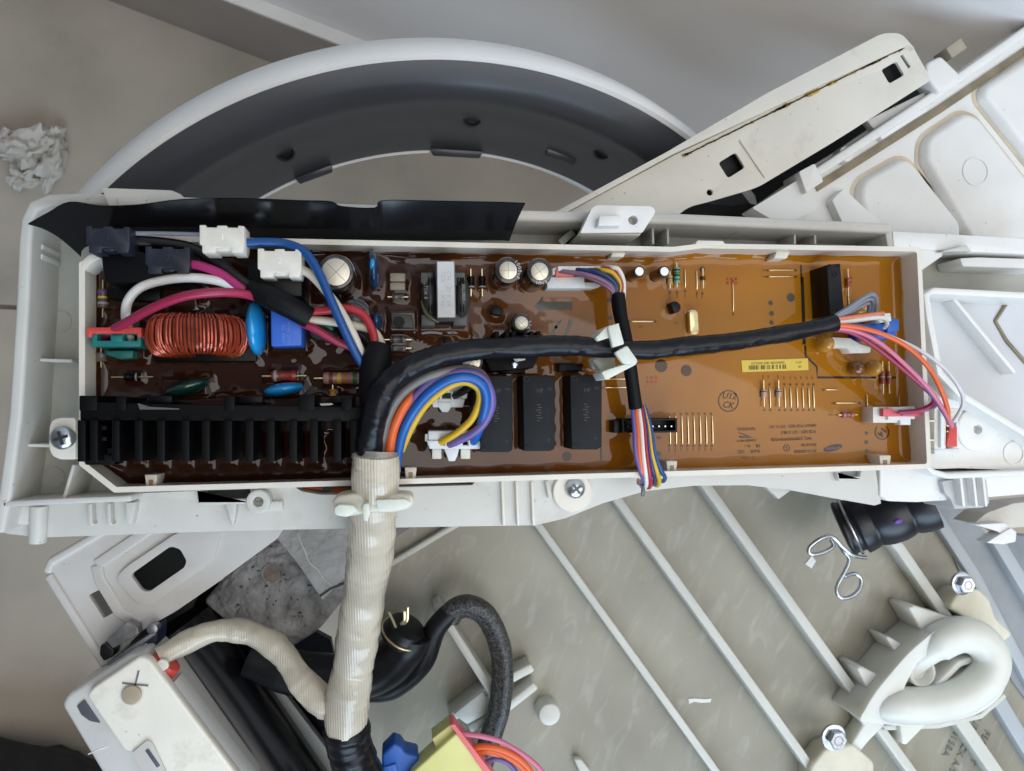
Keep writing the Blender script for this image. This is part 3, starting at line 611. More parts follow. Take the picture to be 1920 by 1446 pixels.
# --- pin header
hz = 9.5
mb = MB(); mb.pp([(1166, 785), (1270, 784), (1270, 811), (1167, 812)], hz, -1, [[(1170, 789), (1266, 788), (1266, 807), (1171, 808)]]); ph = build('pin_header', mb, BLK, cb, bevel=.2); foot(P(1208, 799, 0), 11.5, 3.2, 0, .8, 1.4)
mb = MB(); mb.pp([(1171, 789), (1265, 788), (1265, 807), (1171, 808)], 2, 0); build('header_floor', mb, BLK, ph)
mb = MB(); mb.pp([(1150, 788), (1168, 787), (1168, 811), (1150, 812)], 6, -1); build('header_key', mb, BLK, ph, bevel=.5)
for k in range(8):
    mb = MB(); q = P(1177 + k * 11.6, 799.5, 8); mb.box((q[0], q[1], 4.5), (.55, .55, 8)); build('pin', mb, CHROME, ph)
# --- electrolytic capacitors
def cap(px, py, rpx, rtop, h, rot=0., label=None, cross=True, stripe=None, silv=None, txt=None):
    c = W(px, py, h); r = rpx * mmpx(h); rt = rtop * mmpx(h); mb = MB()
    mb.lathe((c.x, c.y, 0), [(r * .98, -1), (r * .98, 1.2), (r * .93, 1.8), (r, 2.5), (r, h - .9), (r * .93, h - .15), (rt * 1.06, h + .05), (rt, h - .15)], 36)
    o = build('capacitor', mb, CAPB, cb, label=label); foot((c.x, c.y), r, r, 99, .9, 1.5)
    mb = MB(); mb.lathe((c.x, c.y, 0), [(rt, h - .8), (rt, h - .05), (rt * .96, h + .02)], 36); t = build('can_top', mb, silv or SILV, o)
    if cross:
        mb = MB()
        for a in (rot, rot + math.pi / 2): mb.box((c.x, c.y, h + .03), (rt * 1.86, rt * .035 + .07, .10), a)
        build('vent_groove', mb, M('vent groove', (.30, .28, .24), .4, .7), o)
    if stripe is not None:
        mb = MB(); a0, a1 = stripe; n = 8; lo_, hi_, up = [], [], []
        for k in range(n + 1):
            a = a0 + (a1 - a0) * k / n; dx, dy = math.cos(a), math.sin(a)
            lo_.append(mb.bm.verts.new((c.x + dx * r * 1.012, c.y + dy * r * 1.012, 2.6))); hi_.append(mb.bm.verts.new((c.x + dx * r * 1.012, c.y + dy * r * 1.012, h - .9)))
            up.append(mb.bm.verts.new((c.x + dx * rt * 1.09, c.y + dy * rt * 1.09, h + .06)))
        for k in range(n):
            mb.bm.faces.new((lo_[k], lo_[k + 1], hi_[k + 1], hi_[k])); mb.bm.faces.new((hi_[k], hi_[k + 1], up[k + 1], up[k]))
        build('polarity_stripe', mb, CAPG, o)
    if txt:
        n = len(txt[0])
        for k, chh in enumerate(txt[0]):
            a = txt[1] - k * txt[2]; rm = (r + rt) / 2 * 1.0; dx, dy = math.cos(a), math.sin(a)
            if chh == ' ': continue
            cu = bpy.data.curves.new('t', 'FONT'); cu.body = chh; cu.size = txt[3]; cu.align_x = 'CENTER'; cu.align_y = 'CENTER'; cu.resolution_u = 2
            oo = bpy.data.objects.new('t', cu); me = bpy.data.meshes.new_from_object(oo); bpy.data.objects.remove(oo)
            me.transform(Matrix.Scale(MM, 4) @ Matrix.Rotation(a - math.pi / 2, 4, 'Z')); me.materials.clear(); me.materials.append(CAPT)
            link('sleeve_print', me, Vector((c.x + dx * rm * 1.03, c.y + dy * rm * 1.03, h + .12)), o)
    return o
R_ = math.radians
cap(630, 510, 33, 25, 26, R_(45), 'largest silver-topped capacitor', stripe=(R_(5), R_(62)))
cap(953, 507, 26, 17, 21, R_(90), stripe=(R_(75), R_(125)), txt=('1000uF', R_(48), R_(17), 2.0))
cap(1012, 509, 26, 17, 21, R_(35), stripe=(R_(65), R_(120)), txt=('HNE', R_(-100), R_(-20), 1.9))
cap(978, 606, 19, 13, 13, R_(40), stripe=(R_(50), R_(115)), txt=('85C', R_(10), R_(22), 1.4))
cap(1199, 509, 12, 8.6, 12, cross=False, silv=M('bright can top', (.80, .79, .76), .35, .5), stripe=(R_(70), R_(130)))
cap(1246, 509, 12, 8.6, 12, cross=False, silv=MATS['bright can top'], stripe=(R_(50), R_(110)))
cap(884, 678, 21, 17, 14, R_(30), stripe=(R_(-40), R_(20)))
o = cap(664, 590, 30, 20, 14, R_(10), silv=M('dark can top', (.10, .10, .10), .3, .7), stripe=(R_(30), R_(90)))
# --- ferrite transformer
tf = MB(); tf.pp([(788, 520), (872, 520), (872, 606), (788, 606)], 8, -1); tfo = build('transformer', tf, BLK, cb, bevel=.5); foot(P(832, 572, 0), 9.5, 10.5, 0, 1.4, 2)
mb = MB(); mb.pp([(818, 489), (853, 489), (855, 596), (820, 597)], 19.5, -1); build('core_leg', mb, COREG, tfo, bevel=.25)
mb = MB(); mb.prism(PL([(820, 491), (851, 491), (853, 595), (821, 595)], 19.6), 19.4, 19.65); ct = build('core_top', mb, CORE, tfo)
text('CH - 20 K 14', 2.4, 841, 542, 19.72, R_(-90), M('faint grey print', (.42, .43, .44), .5), tfo); text('TDK', 2.2, 830, 520, 19.72, R_(-90), MATS['faint grey print'], tfo); text('- X 16', 2.2, 830, 560, 19.72, R_(-90), MATS['faint grey print'], tfo)
TFG = M('grey tape winding', (.045, .045, .043), .4, var=.15)
for sx in (-1, 1):
    x = 806 if sx < 0 else 866
    mb = MB(); q = W(x, 556, 9); mb.ell((q.x, q.y, 7.5), (3.4, 8.4, 6.6), 0, 24, 14); wd2 = build('winding', mb, TFG, tfo)
    mb = MB()
    for dx in (-6, 0, 5): mb.box((q.x + dx * .18 - sx * .6, q.y, 12.6), (.5, 13.5, 1.6))
    build('tape_edge', mb, BLK, tfo, bevel=.2)
    mb = MB(); mb.pp([(x - 17, 511), (x + 6, 511), (x + 6, 528), (x - 10, 536), (x - 17, 528)], 12, -1); build('bobbin_lug', mb, M('bobbin grey', (.10, .10, .095), .45), tfo, bevel=.4)
    mb = MB(); mb.pp([(x - 16, 590), (x + 10, 590), (x + 10, 611), (x - 16, 611)], 8.5, -1); build('bobbin_lug', mb, MATS['bobbin grey'], tfo, bevel=.4)
text('TDK II', 1.9, 798, 548, 14.3, R_(-90), M('light grey print', (.30, .30, .28), .5), tfo)
text('ERL2802', 1.7, 869, 548, 14.3, R_(-90), MATS['light grey print'], tfo)
mb = MB(); mb.tube(pw([(792, 565, 9), (800, 588, 11), (822, 603, 9)], 8), .8, 8); build('yellow_tape', mb, M('olive tape', (.14, .12, .04), .4), tfo)
# --- toroidal choke
tc_ = thing  # alias not used
q = P(373, 632, 12); T0 = Vector((q[0], q[1], 13.5)); Ro, Ri, hw = 16.5, 9., 6.3; Tx = R_(-3)
mb = MB(); N = 44; prof = [(Ro - 1, -hw + 1), (Ro - 1, hw - 1), (Ri + 1, hw - 1), (Ri + 1, -hw + 1)]; rings = []
for k in range(N):
    a = 2 * math.pi * k / N; rings.append([mb.bm.verts.new(T0 + Vector((r * math.cos(a), y, r * math.sin(a)))) for r, y in prof])
for k in range(N):
    for j in range(4): mb.bm.faces.new((rings[k][j], rings[k][(j + 1) % 4], rings[(k + 1) % N][(j + 1) % 4], rings[(k + 1) % N][j]))
tor = build('choke_core', mb, M('dark brown core', (.03, .008, .005), .5), cb, bevel=.0)
mb = MB(); pts = []
turns = 74; per = 12
def rr_(t):                       # rounded rectangle section (radius, axial)
    sq = [(Ro, -hw * .6), (Ro + .2, 0), (Ro, hw * .6), (Ro - 2, hw), ((Ro + Ri) / 2, hw + .5), (Ri + 1.6, hw), (Ri, hw * .5), (Ri - .1, 0), (Ri, -hw * .5), (Ri + 1.6, -hw), ((Ro + Ri) / 2, -hw - .5), (Ro - 2, -hw)]
    n = len(sq); f = t * n; i = int(f) % n; g = f - int(f); a = sq[i]; b = sq[(i + 1) % n]; return a[0] + (b[0] - a[0]) * g, a[1] + (b[1] - a[1]) * g
jit = [rnd.uniform(-.012, .012) for _ in range(turns + 2)]
for i in range(turns * per):
    k = i // per; a = R_(-70) + R_(320) * i / (turns * per) + lerp(jit[k], jit[k + 1], (i % per) / per); r, y = rr_((i % per) / per + .02)
    kk = 1 + .022 * math.sin(k * 2.3); pts.append(T0 + Vector((r * kk * math.cos(a), y * kk, r * kk * math.sin(a))))
mb.tube(spl(pts, 2), .47, 6); build('copper_winding', mb, COPPER, tor)
foot((T0.x, T0.y), 17, 7, 0, 1.6, 2)
mb = MB(); mb.box((T0.x, T0.y, 1.2), (37, 17, 3.6)); build('choke_base', mb, BLK, tor, bevel=.6)
# --- teal power socket
mb = MB(); mb.pp([(172, 626), (264, 626), (264, 650), (172, 650)], 15, -1, [[(181, 627), (207, 627), (207, 639), (181, 639)], [(231, 627), (257, 627), (257, 639), (231, 639)]]); ts_ = build('power_socket', mb, TEAL, cb, bevel=.3); foot(P(220, 645, 0), 10, 5.5, 0, 1.5, 2)
mb = MB(); mb.pp([(162, 614), (265, 614), (265, 632), (257, 632), (257, 625), (171, 625), (171, 632), (162, 632)], 16.5, 9); build('socket_latch', mb, REDP, ts_, bevel=.3)
mb = MB(); mb.pp([(196, 658), (250, 657), (248, 672), (226, 674), (200, 666)], 7, -1); build('socket_foot', mb, TEAL, ts_, bevel=.4)
mb = MB(); mb.pp([(172, 632), (163, 634), (170, 640)], 13, 10); mb.pp([(264, 632), (270, 634), (264, 640)], 13, 10); mb.pp([(209, 630), (229, 630), (229, 642), (209, 642)], 15.8, 12); build('socket_key', mb, TEAL, ts_, bevel=.2)
# --- disc and box capacitors
def disc(px, py, lx, ly, hz_, z, rot, mat, name, tilt=0., fpow=1., rise=1.1):
    c = W(px, py, z); s = mmpx(z); mb = MB()
    def f(v): return v
    mb.ell((c.x, c.y, z), (lx * s, ly * s, hz_), R_(rot), 28, 16, None, tilt)
    foot(P(px, py, 0), max(lx, ly) * s * .9 if lx > ly else lx * s, ly * s * .9, 0, rise, 1.8)
    return build(name, mb, mat, cb, label=mat.name.replace(' epoxy', '') + ' disc capacitor' if name == 'disc_capacitor' else None)
disc(481, 616, 17, 50, 11, 9, 3, SKYB, 'disc_capacitor'); disc(701, 508, 10.5, 38, 8.5, 8, 4, DKB, 'disc_capacitor')
mb = MB(); q = W(698, 495, 16.5); mb.ell((q.x, q.y, q.z - .9), (1.0, 2.2, 1.0), 0, 16, 8); build('disc_highlight_bead', mb, SKYB, cb)  # highlight of the dark blue disc, added as a sky blue blob
disc(532, 730, 36, 12, 6, 6, 8, SKYB, 'disc_capacitor'); disc(350, 727, 40, 15, 6, 5, 18, GREEN, 'disc_capacitor', rise=1.6)
mb = MB(); mb.pp([(507, 566), (566, 566), (566, 648), (508, 650)], 16, -1); bc = build('box_capacitor', mb, BOXB, cb, bevel=.7, seg=3); foot(P(545, 613, 0), 6.5, 9.5, 0, 1.6, 2)
text('474K 275V', 1.9, 541, 626, 16.06, R_(-90), M('pale blue print', (.12, .25, .66), .4), bc); text('X2  MKP', 1.9, 531, 626, 16.06, R_(-90), MATS['pale blue print'], bc)
mb = MB(); mb.pp([(598, 602), (626, 600), (624, 622), (600, 624)], 11, -1); build('green_varistor', mb, GREENL, cb, bevel=.8)
disc(607, 625, 26, 14, 7, 6, -10, M('grey green epoxy', (.05, .085, .065), .3), 'disc_capacitor')
disc(706, 604, 11, 18, 7, 7, 0, DKB, 'disc_capacitor')
# --- axial resistors
def axial(px, py, L, rpx, rot, mat, bands, z=2.5, name='resistor', lead=16, dog=True):
    s = mmpx(z); c = W(px, py, z); r = rpx * s; hl = L / 2 * s; ax = Vector((math.cos(R_(rot)), math.sin(R_(rot)), 0)); mb = MB()
    pr = [(r * .35, -hl), (r * .9, -hl * .95), (r * 1.05, -hl * .75), (r, -hl * .5), (r * .9, -hl * .3), (r * .9, hl * .3), (r, hl * .5), (r * 1.05, hl * .75), (r * .9, hl * .95), (r * .35, hl)] if dog else [(r * .8, -hl), (r, -hl * .92), (r, hl * .92), (r * .8, hl)]
    mb.lathe(c, pr, 18, ax); o = build(name, mb, mat, cb, label=mat.name if name == 'resistor' and 'resistor' in mat.name else None)
    for p, k in bands:
        mb = MB(); b = hl * .11; rr0 = r * (1.08 if abs(p) > .6 else (.94 if abs(p) < .35 else 1.03)) * 1.015; mb.lathe(c + ax * hl * p, [(rr0, -b), (rr0, b)], 18, ax); build('colour_band', mb, BAND[k], o)
    if lead:
        mb = MB(); mb.tube([c - ax * (hl + lead * s), c + ax * (hl + lead * s)], .33, 6); build('lead', mb, BRASS, o)
    foot((c.x, c.y), hl if abs(math.cos(R_(rot))) > .5 else r, r if abs(math.cos(R_(rot))) > .5 else hl, 0, .8, 1.4); return o
axial(533, 705, 46, 10, 0, REDR, [(-.65, 'grey'), (-.3, 'brown')], 3.5)
axial(640, 709, 66, 11, 0, PINKR, [(-.55, 'brown'), (-.1, 'yellow'), (.25, 'orange'), (.75, 'green')], 3.5)
axial(193, 560, 34, 9, 90, M('dark violet resistor', (.10, .065, .06), .35), [(.6, 'violet'), (.1, 'yellow'), (-.5, 'grey')], 3)
axial(190, 670, 16, 9, 90, M('grey bead', (.12, .11, .10), .3), [], 2.5, 'diode', 10)
axial(248, 707, 26, 7, 0, BLK, [(.6, 'grey')], 2.5, 'diode', 22)
axial(624, 737, 14, 7, 90, MUST, [], 4, 'bead_thermistor', 8)
axial(883, 530, 24, 6.5, 90, BLK, [(-.7, 'grey')], 4, 'diode', 14); axial(904, 530, 24, 6.5, 90, BLK, [(-.7, 'grey')], 4, 'diode', 14)
DIO = M('dull diode glass', (.10, .085, .07), .3, coat=.5)
axial(746, 637, 30, 6, 0, DIO, [(-.6, 'black'), (.4, 'black')], 3, 'diode', 10); axial(746, 653, 30, 6, 0, DIO, [(-.6, 'black')], 3, 'diode', 10)
axial(746, 557, 22, 5, 0, DIO, [(-.6, 'black')], 2, 'diode', 8)
mb = MB(); mb.pp([(731, 512), (760, 512), (760, 528), (731, 528)], 2.2, -1); build('wax_block', mb, GLUE, cb, bevel=.5); mb = MB(); mb.pp([(731, 530), (760, 530), (760, 544), (731, 544)], 2.2, -1); build('wax_block', mb, GLUE, cb, bevel=.5)
foot(P(745, 528, 0), 3, 3.3, 0, .8)
mb = MB(); mb.pp([(733, 587), (772, 590), (778, 615), (735, 614)], 4, -1); ic = build('regulator_chip', mb, M('matt grey chip', (.055, .055, .05), .5), cb, bevel=.4); foot(P(755, 603, 0), 5, 3.8, 0, 1.3)
mb = MB(); q = W(748, 604, 4); mb.lathe(q, [(2.2, -.5), (2.2, .5), (1.7, .5)], 18); build('chip_dimple', mb, BLK, ic)
def to92(px, py, rpx, h, rot, rise=1.):
    c = P(px, py, h); r = rpx * mmpx(h); n = 14; a0 = R_(rot); pts = [(c[0] + r * math.cos(a0 + a), c[1] + r * math.sin(a0 + a)) for a in np.linspace(R_(-125), R_(125), n)]
    mb = MB(); mb.prism(pts, -1, h); foot(c, r, r, 99, rise, 1.3); return build('transistor', mb, BLK, cb, bevel=.25)
to92(1266, 576, 11.5, 5.5, 20, .5); to92(931, 584, 12, 4, 80, 1.6); to92(836, 643, 9, 4, 0, 1.5)
# --- crystal
mb = MB(); mb.pp(rnd_poly([(1289, 581), (1308, 581), (1311, 627), (1292, 627)], 9.4), .8, -1); cr = build('crystal', mb, GOLD, cb, bevel=.2); foot(P(1300, 604, 0), 2.6, 5.6, 0, .4, 1)
mb = MB(); mb.pp(rnd_poly([(1292, 583), (1305, 583), (1307, 624), (1294, 624)], 6.4), 3.6, .5); build('crystal_can', mb, GOLD, cr, bevel=.4)
# --- mustard discs at right
disc(1548, 645, 15, 17, 4.5, 6, 0, MUST, 'disc_capacitor', rise=.6); disc(1637, 690, 14, 17, 5, 6, 0, MUST, 'disc_capacitor', rise=.5); disc(1607, 691, 17, 15, 3.6, 2.5, 0, M('dark mustard epoxy', (.20, .075, .010), .2, coat=.5), 'disc_capacitor', rise=.5)
disc(1614, 580, 20, 16, 4, 4, 10, MUST, 'disc_capacitor', rise=.5)
text('N', 3.6, 1607, 691, 6.2, R_(5), M('brown bead print', (.10, .03, .006), .4), cb)
# --- small axial parts on the right half
axial(1269, 516, 32, 6, 90, GREENR, [(.6, 'black'), (.25, 'green'), (-.05, 'black'), (-.6, 'green')], 2, lead=8)
axial(1256, 525, 18, 5.5, 90, TANR, [(.3, 'brown')], 1.5, lead=8); axial(1318, 522, 8, 5, 90, M('dark bead', (.05, .02, .01), .3), [], 1.5, 'diode', 16)
for x in (1432, 1460): axial(x, 738, 16, 5.5, 90, PINKD, [(.5, 'black')], 1.5, 'diode', 18, False)
for x in (1655, 1667): axial(x, 708, 26, 5, 90, M('red glass diode', (.28, .05, .02), .25, coat=.5), [(.1, 'grey')], 1.5, 'diode', 20)
axial(1590, 778, 26, 5.5, 0, M('pink glass diode', (.40, .12, .09), .25, coat=.5), [(-.3, 'violet'), (.3, 'brown')], 1.5, 'diode', 8)
axial(1590, 530, 20, 4.5, 90, MATS['red glass diode'], [], 1.5, 'diode', 18)
# --- wire jumpers
def jumper(x0, y0, x1, y1):
    a, b = W(x0, y0, .35), W(x1, y1, .35); d = (b - a).normalized(); mb = MB(); mb.tube(spl([a - Vector((0, 0, .9)), a + d * .5, b - d * .5, b - Vector((0, 0, .9))], 4), .29, 6); return build('wire_jumper', mb, BRASS, cb)
for k in range(8): jumper(1255.5 + k * 11.4, 782, 1257 + k * 11.4, 831)
for x in (1443, 1471, 1482, 1494, 1505, 1516, 1525): jumper(x, 728, x + 1.5, 764)
for j in ((1445, 507, 1486, 507), (1445, 519, 1486, 519), (1374, 534, 1375, 582), (1186, 603, 1224, 603), (1135, 711, 1180, 711), (1136, 727, 1180, 727), (1549, 731, 1571, 731), (1570, 756, 1606, 756), (1625, 740, 1626, 768), (1284, 505, 1285, 538), (1306, 508, 1307, 542), (1590, 555, 1592, 580), (1625, 775, 1625, 782)): jumper(*j)
# --- white sockets
def socket(px0, py0, px1, py1, h, mat, name='wire_socket'):
    mb = MB(); mb.pp([(px0, py0), (px1, py0), (px1, py1), (px0, py1)], h, -1); foot(P((px0 + px1) / 2, (py0 + py1) / 2, 0), (px1 - px0) / 2 * .2, (py1 - py0) / 2 * .2, 0, 1.2, 1.8); return build(name, mb, mat, cb, bevel=.4)
s1 = socket(803, 808, 897, 826, 12, CONN2)
mb = MB(); mb.pp([(800, 826), (903, 826), (900, 842), (806, 842)], 12.5, 5, [[(826, 828), (834, 828), (834, 835), (826, 835)], [(845, 828), (857, 828), (857, 835), (845, 835)], [(868, 828), (878, 828), (878, 835), (868, 835)]]); build('socket_front', mb, CONN2, s1, bevel=.25)
mb = MB(); mb.pp([(833, 842), (861, 842), (858, 854), (853, 865), (841, 865), (838, 854)], 12.2, 4); build('socket_latch', mb, CONN2, s1, bevel=.3)
for x in (810, 864): mb = MB(); mb.pp([(x, 842), (x + 18, 842), (x + 18, 861), (x, 861)], 9, 2); build('socket_foot', mb, CONN, s1, bevel=.4)
for x in (797, 893): mb = MB(); mb.pp([(x, 814), (x + 10, 814), (x + 10, 836), (x + 5, 836), (x + 5, 828), (x, 828)], 11, 5); build('socket_ear', mb, CONN2, s1, bevel=.2)
for x in (836, 858, 880): mb = MB(); mb.strip([(x, 826), (x, 838)], 13.2, 8, .5); build('socket_rib', mb, CONN2, s1)
s2_ = socket(812, 718, 876, 748, 9, CONN2)
mb = MB(); mb.pp([(808, 748), (872, 748), (868, 764), (812, 764)], 9.5, 3); build('socket_front', mb, CONN2, s2_, bevel=.3)
mb = MB(); mb.pp([(820, 754), (848, 754), (846, 764), (840, 773), (829, 773), (823, 764)], 10, 3); build('socket_latch', mb, CONN2, s2_, bevel=.3)
for x in (826, 848): mb = MB(); mb.strip([(x, 734), (x, 750)], 11, 6, .5); build('socket_rib', mb, CONN2, s2_)
mb = MB(); mb.pp([(829, 737), (845, 737), (845, 747), (829, 747)], 9.2, 8); build('socket_slot', mb, BLK, s2_)
mb = MB(); mb.pp([(866, 738), (877, 736), (876, 744), (866, 748)], 10.5, 6); build('socket_ear', mb, CONN, s2_, bevel=.2)
s3 = socket(1026, 519, 1096, 541, 7, CONN2); mb = MB(); mb.pp([(1035, 541), (1112, 541), (1128, 536), (1116, 530), (1065, 528)], 5, -1); build('socket_tail', mb, CONN2, s3, bevel=.4)
s4 = socket(1614, 607, 1680, 636, 9, BLUEP); mb = MB(); mb.pp([(1664, 596), (1686, 599), (1686, 620), (1664, 624)], 11, 4); build('socket_ear', mb, BLUEP, s4, bevel=.3)
mb = MB(); mb.pp([(1560, 632), (1595, 634), (1612, 644), (1634, 652), (1632, 662), (1594, 662), (1588, 652), (1562, 652)], 6, -1); build('socket_base', mb, CONN, s4, bevel=.5)
s5 = socket(1637, 763, 1705, 793, 8, CONN); mb = MB(); mb.pp([(1635, 766), (1645, 764), (1646, 790), (1636, 792)], 5, -1); build('socket_tail', mb, M('tan socket plastic', (.42, .30, .14), .4), s5, bevel=.5)
# --- terminal blocks at top left
for pts, h in (([(188, 468), (260, 470), (300, 486), (352, 490), (352, 530), (196, 530)], 20), ([(462, 492), (566, 496), (566, 556), (470, 556)], 19)):
    mb = MB(); mb.pp(pts, h, -1); build('terminal_block', mb, BLK, cb, bevel=.5)
mb = MB(); mb.pp([(200, 538), (240, 538), (300, 540), (300, 566), (200, 560)], 6, -1); build('terminal_base', mb, BLK, cb, bevel=.4)
foot(P(265, 520, 0), 20, 11, 0, 1.6); foot(P(525, 545, 0), 12, 9, 0, 1.6)
# --- label and print on the board
PZ = .16
lb = MB(); lb.prism(PL([(1390, 676), (1515, 672), (1516, 694), (1392, 698)], .3), .1, .3); lab = build('barcode_label', lb, LABEL, cb)
lr = R_(1.6); bx = 1404.
for k in range(44):
    wpx = rnd.choice([.8, .8, 1.2, 1.8, 2.6]) ; 
    if bx > 1472: break
    mb = MB(); mb.pp([(bx, 685.6 - (bx - 1404) * .028), (bx + wpx, 685.6 - (bx - 1404) * .028), (bx + wpx, 693.5 - (bx - 1404) * .028), (bx, 693.5 - (bx - 1404) * .028)], .36, .3); build('bar', mb, LABI, lab); bx += wpx + rnd.choice([.8, 1.2, 2.0, 3.2])
text('DC92001238E 4601D6002', 1.35, 1440, 681, .36, lr, LABI, lab, bold=.01); text('15 07', 1.3, 1497, 680, .36, lr, LABI, lab); text('BA', 1.3, 1500, 688, .36, lr, LABI, lab)
U = math.pi
ringtext(cb, 1366, 752, 21.5, PZ, .42, PRINT); text('U12', 3.7, 1367, 743, PZ, R_(-5), PRINT, cb, bold=.03, slant=.25); text('CK', 3.7, 1365, 760, PZ, R_(-8), PRINT, cb, bold=.03, slant=.25)
ringtext(cb, 1654, 810, 16, PZ, .42, PRINT); text('14', 4.2, 1654, 810, PZ, R_(-128), PRINT, cb, bold=.10)
for s, sz, x, y in (('CTI 600', 1.75, 1402, 859), ('RoHS', 1.75, 1416, 846), ('FR-1', 1.3, 1402, 836), ('E206070 94V-0', 1.35, 1400, 826), ('TIANFENG', 1.75, 1400, 804), ('ARRAY PCB SIZE : 327 X 167', 1.72, 1487, 799), ('PCB SIZE : 327 X 88.5', 1.72, 1497, 810), ('WQ_E2009002950/VE(B)', 1.75, 1484, 823), ('2016.07.06', 1.6, 1517, 834), ('DC41-00203B', 1.7, 1510, 846)):
    text(s, sz, x, y, PZ, U + R_(1.), PRINT, cb, bold=.012)
text('185', 2.3, 1390, 847, PZ, U, PRINTB, cb); text('UL', 1.7, 1421, 836, PZ, U, PRINT, cb, bold=.06)
ringtext(cb, 1475, 840, 7, PZ, .3, PRINT); text('2', 1.8, 1475, 840, PZ, U, PRINT, cb, bold=.03)
mb = MB(); mb.flat([(1383, 811), (1387, 811), (1410, 819), (1400, 818)], PZ); mb.flat([(1386, 817), (1400, 819), (1415, 821), (1387, 821)], PZ); build('maker_mark', mb, PRINT, cb)
c = P(1562, 840, PZ); mb = MB(); a_ = R_(12); mb.bm.faces.new([mb.bm.verts.new((c[0] + 4.35 * math.cos(t) * math.cos(a_) - 1.35 * math.sin(t) * math.sin(a_), c[1] + 4.35 * math.cos(t) * math.sin(a_) + 1.35 * math.sin(t) * math.cos(a_), PZ)) for t in np.linspace(0, 2 * U, 40, False)]); build('oval_logo', mb, INKBLUE, cb)
text('SAMSUNG', 1.45, 1562, 840, PZ + .06, U + R_(2), M('logo letter', (.24, .15, .06), .3), cb, bold=.03)
mb = MB(); mb.flat([(1002, 573), (1018, 590), (1018, 581), (1073, 581), (1073, 566), (1018, 566), (1018, 557)], PZ); build('flow_arrow', mb, PRINTG, cb); text('FLOW SOLDER', 1.9, 1043, 559, PZ, 0, M('pale brown print', (.11, .075, .045), .3), cb)
mb = MB()
def crescent(pa, pb):
    mb.flat(pa + pb[::-1], PZ)
crescent([(1034, 630), (1040, 622), (1048, 610), (1054, 600)], [(1033, 622), (1038, 617), (1045, 606), (1052, 599)])
crescent([(1057, 632), (1068, 620), (1073, 606), (1073, 597)], [(1060, 626), (1063, 616), (1066, 606), (1066, 600)])
dotf(mb, 1042, 613, 3.4, PZ); build('swirl_logo', mb, PRINTG, cb); text('Rohs Pb Free', 1.3, 1036, 603, PZ, 0, MATS['pale brown print'], cb)
pm = MB()
for x, y, r in ((1144, 596, 4), (1143, 563, 4), (1445, 568, 4.5), (1447, 588, 5), (1447, 605, 4.5), (1483, 558, 8.5), (1625, 812, 3.6), (1625, 829, 4), (1626, 846, 4), (1317, 505, 5.5), (1235, 820, 4.5), (1236, 851, 4), (1137, 728, 3)): dotf(pm, x, y, r, PZ)
build('print_dot', pm, PRINTG, cb, kind='stuff')
for a_ in ((1240, 686, 12.5), (1287, 695, 11), (1063, 856, 9)): pm = MB(); dotf(pm, *a_, PZ, 22); build('varnish_spot', pm, PIT, cb)
pm = MB()
for k in range(8):
    dotf(pm, 1254 + k * 11.3, 776, 2.6, PZ); dotf(pm, 1255 + k * 11.4, 836, 2.6, PZ)
for x in (1432, 1443, 1460, 1471, 1482, 1494, 1505, 1516, 1525): dotf(pm, x, 721, 2.4, PZ); dotf(pm, x + 1.5, 769, 2.4, PZ)
for x, y in ((1439, 507), (1492, 507), (1439, 519), (1492, 519), (1374, 527), (1375, 589), (1180, 603), (1229, 603), (1131, 727), (1256, 548), (1270, 548), (1285, 546), (1307, 550), (1317, 550), (1544, 731), (1564, 756), (1612, 756)): dotf(pm, x, y, 2.6, PZ)
build('solder_hole', pm, PRINTB, cb, kind='stuff')
pm = MB()
def smudge(x, y, n, vert=False, s=1.):
    for i in range(n):
        a = P(x + (0 if vert else i * 3 * s), y + (i * 3 * s if vert else 0), PZ); pm.box((a[0] + rnd.uniform(-.06, .06), a[1] + rnd.uniform(-.06, .06), PZ), (.38, .5, .02), rnd.uniform(-.4, .4))
for k in range(8): smudge(1255 + k * 11.3, 841, 2 + (k < 2), True)
for k, x in enumerate((1431, 1441, 1459, 1470, 1482, 1491, 1502, 1513, 1523)): smudge(x, 705 + (k > 2) * 2, 2, True)
for x, y in ((1256, 552), (1270, 552), (1285, 552), (1307, 552), (1317, 552)): smudge(x, y, 3, True)
for x, y in ((1198, 613), (1431, 507), (1431, 519), (1265, 606), (1108, 551), (1559, 756), (1554, 778)): smudge(x, y, 3)
build('reference_print', pm, PRINTB, cb, kind='stuff')
for x, y in ((1372, 527), (1222, 712), (1588, 525)):
    pm = MB()
    for k in range(6): q = P(x - 8 + (k % 3) * 8, y - 4 + (k // 3) * 8, PZ); pm.box((q[0], q[1], PZ), (1.0, 1.0, .02))
    build('red_stamp', pm, PRINTR, cb)
pm = MB(); LW = .75
for a in ([(1502, 497), (1503, 530)], [(1127, 800), (1127, 868)]): pm.strip(a, PZ, 0, .7)
build('isolation_line', pm, PRINT, cb, kind='stuff'); pm = MB(); pm.strip([(1510, 648), (1511, 668), (1532, 688), (1533, 708), (1688, 708)], PZ, 0, .9)
build('isolation_line', pm, PRINT, cb); pm = MB(); pm.strip([(1504, 520), (1507, 600), (1508, 646)], PZ, 0, 1.4); build('isolation_line', pm, PRINT, cb)
# dark groove all round the board
em = MB(); em.strip([(170, 486), (700, 487), (1262, 487), (1684, 490)], .12, 0, 1.6); em.strip([(1684, 488), (1690, 640), (1704, 862)], .12, 0, 2.0); em.strip([(1706, 860), (1300, 876), (800, 886), (760, 888)], .12, 0, 2.6); build('board_edge', em, EDGE, cb)
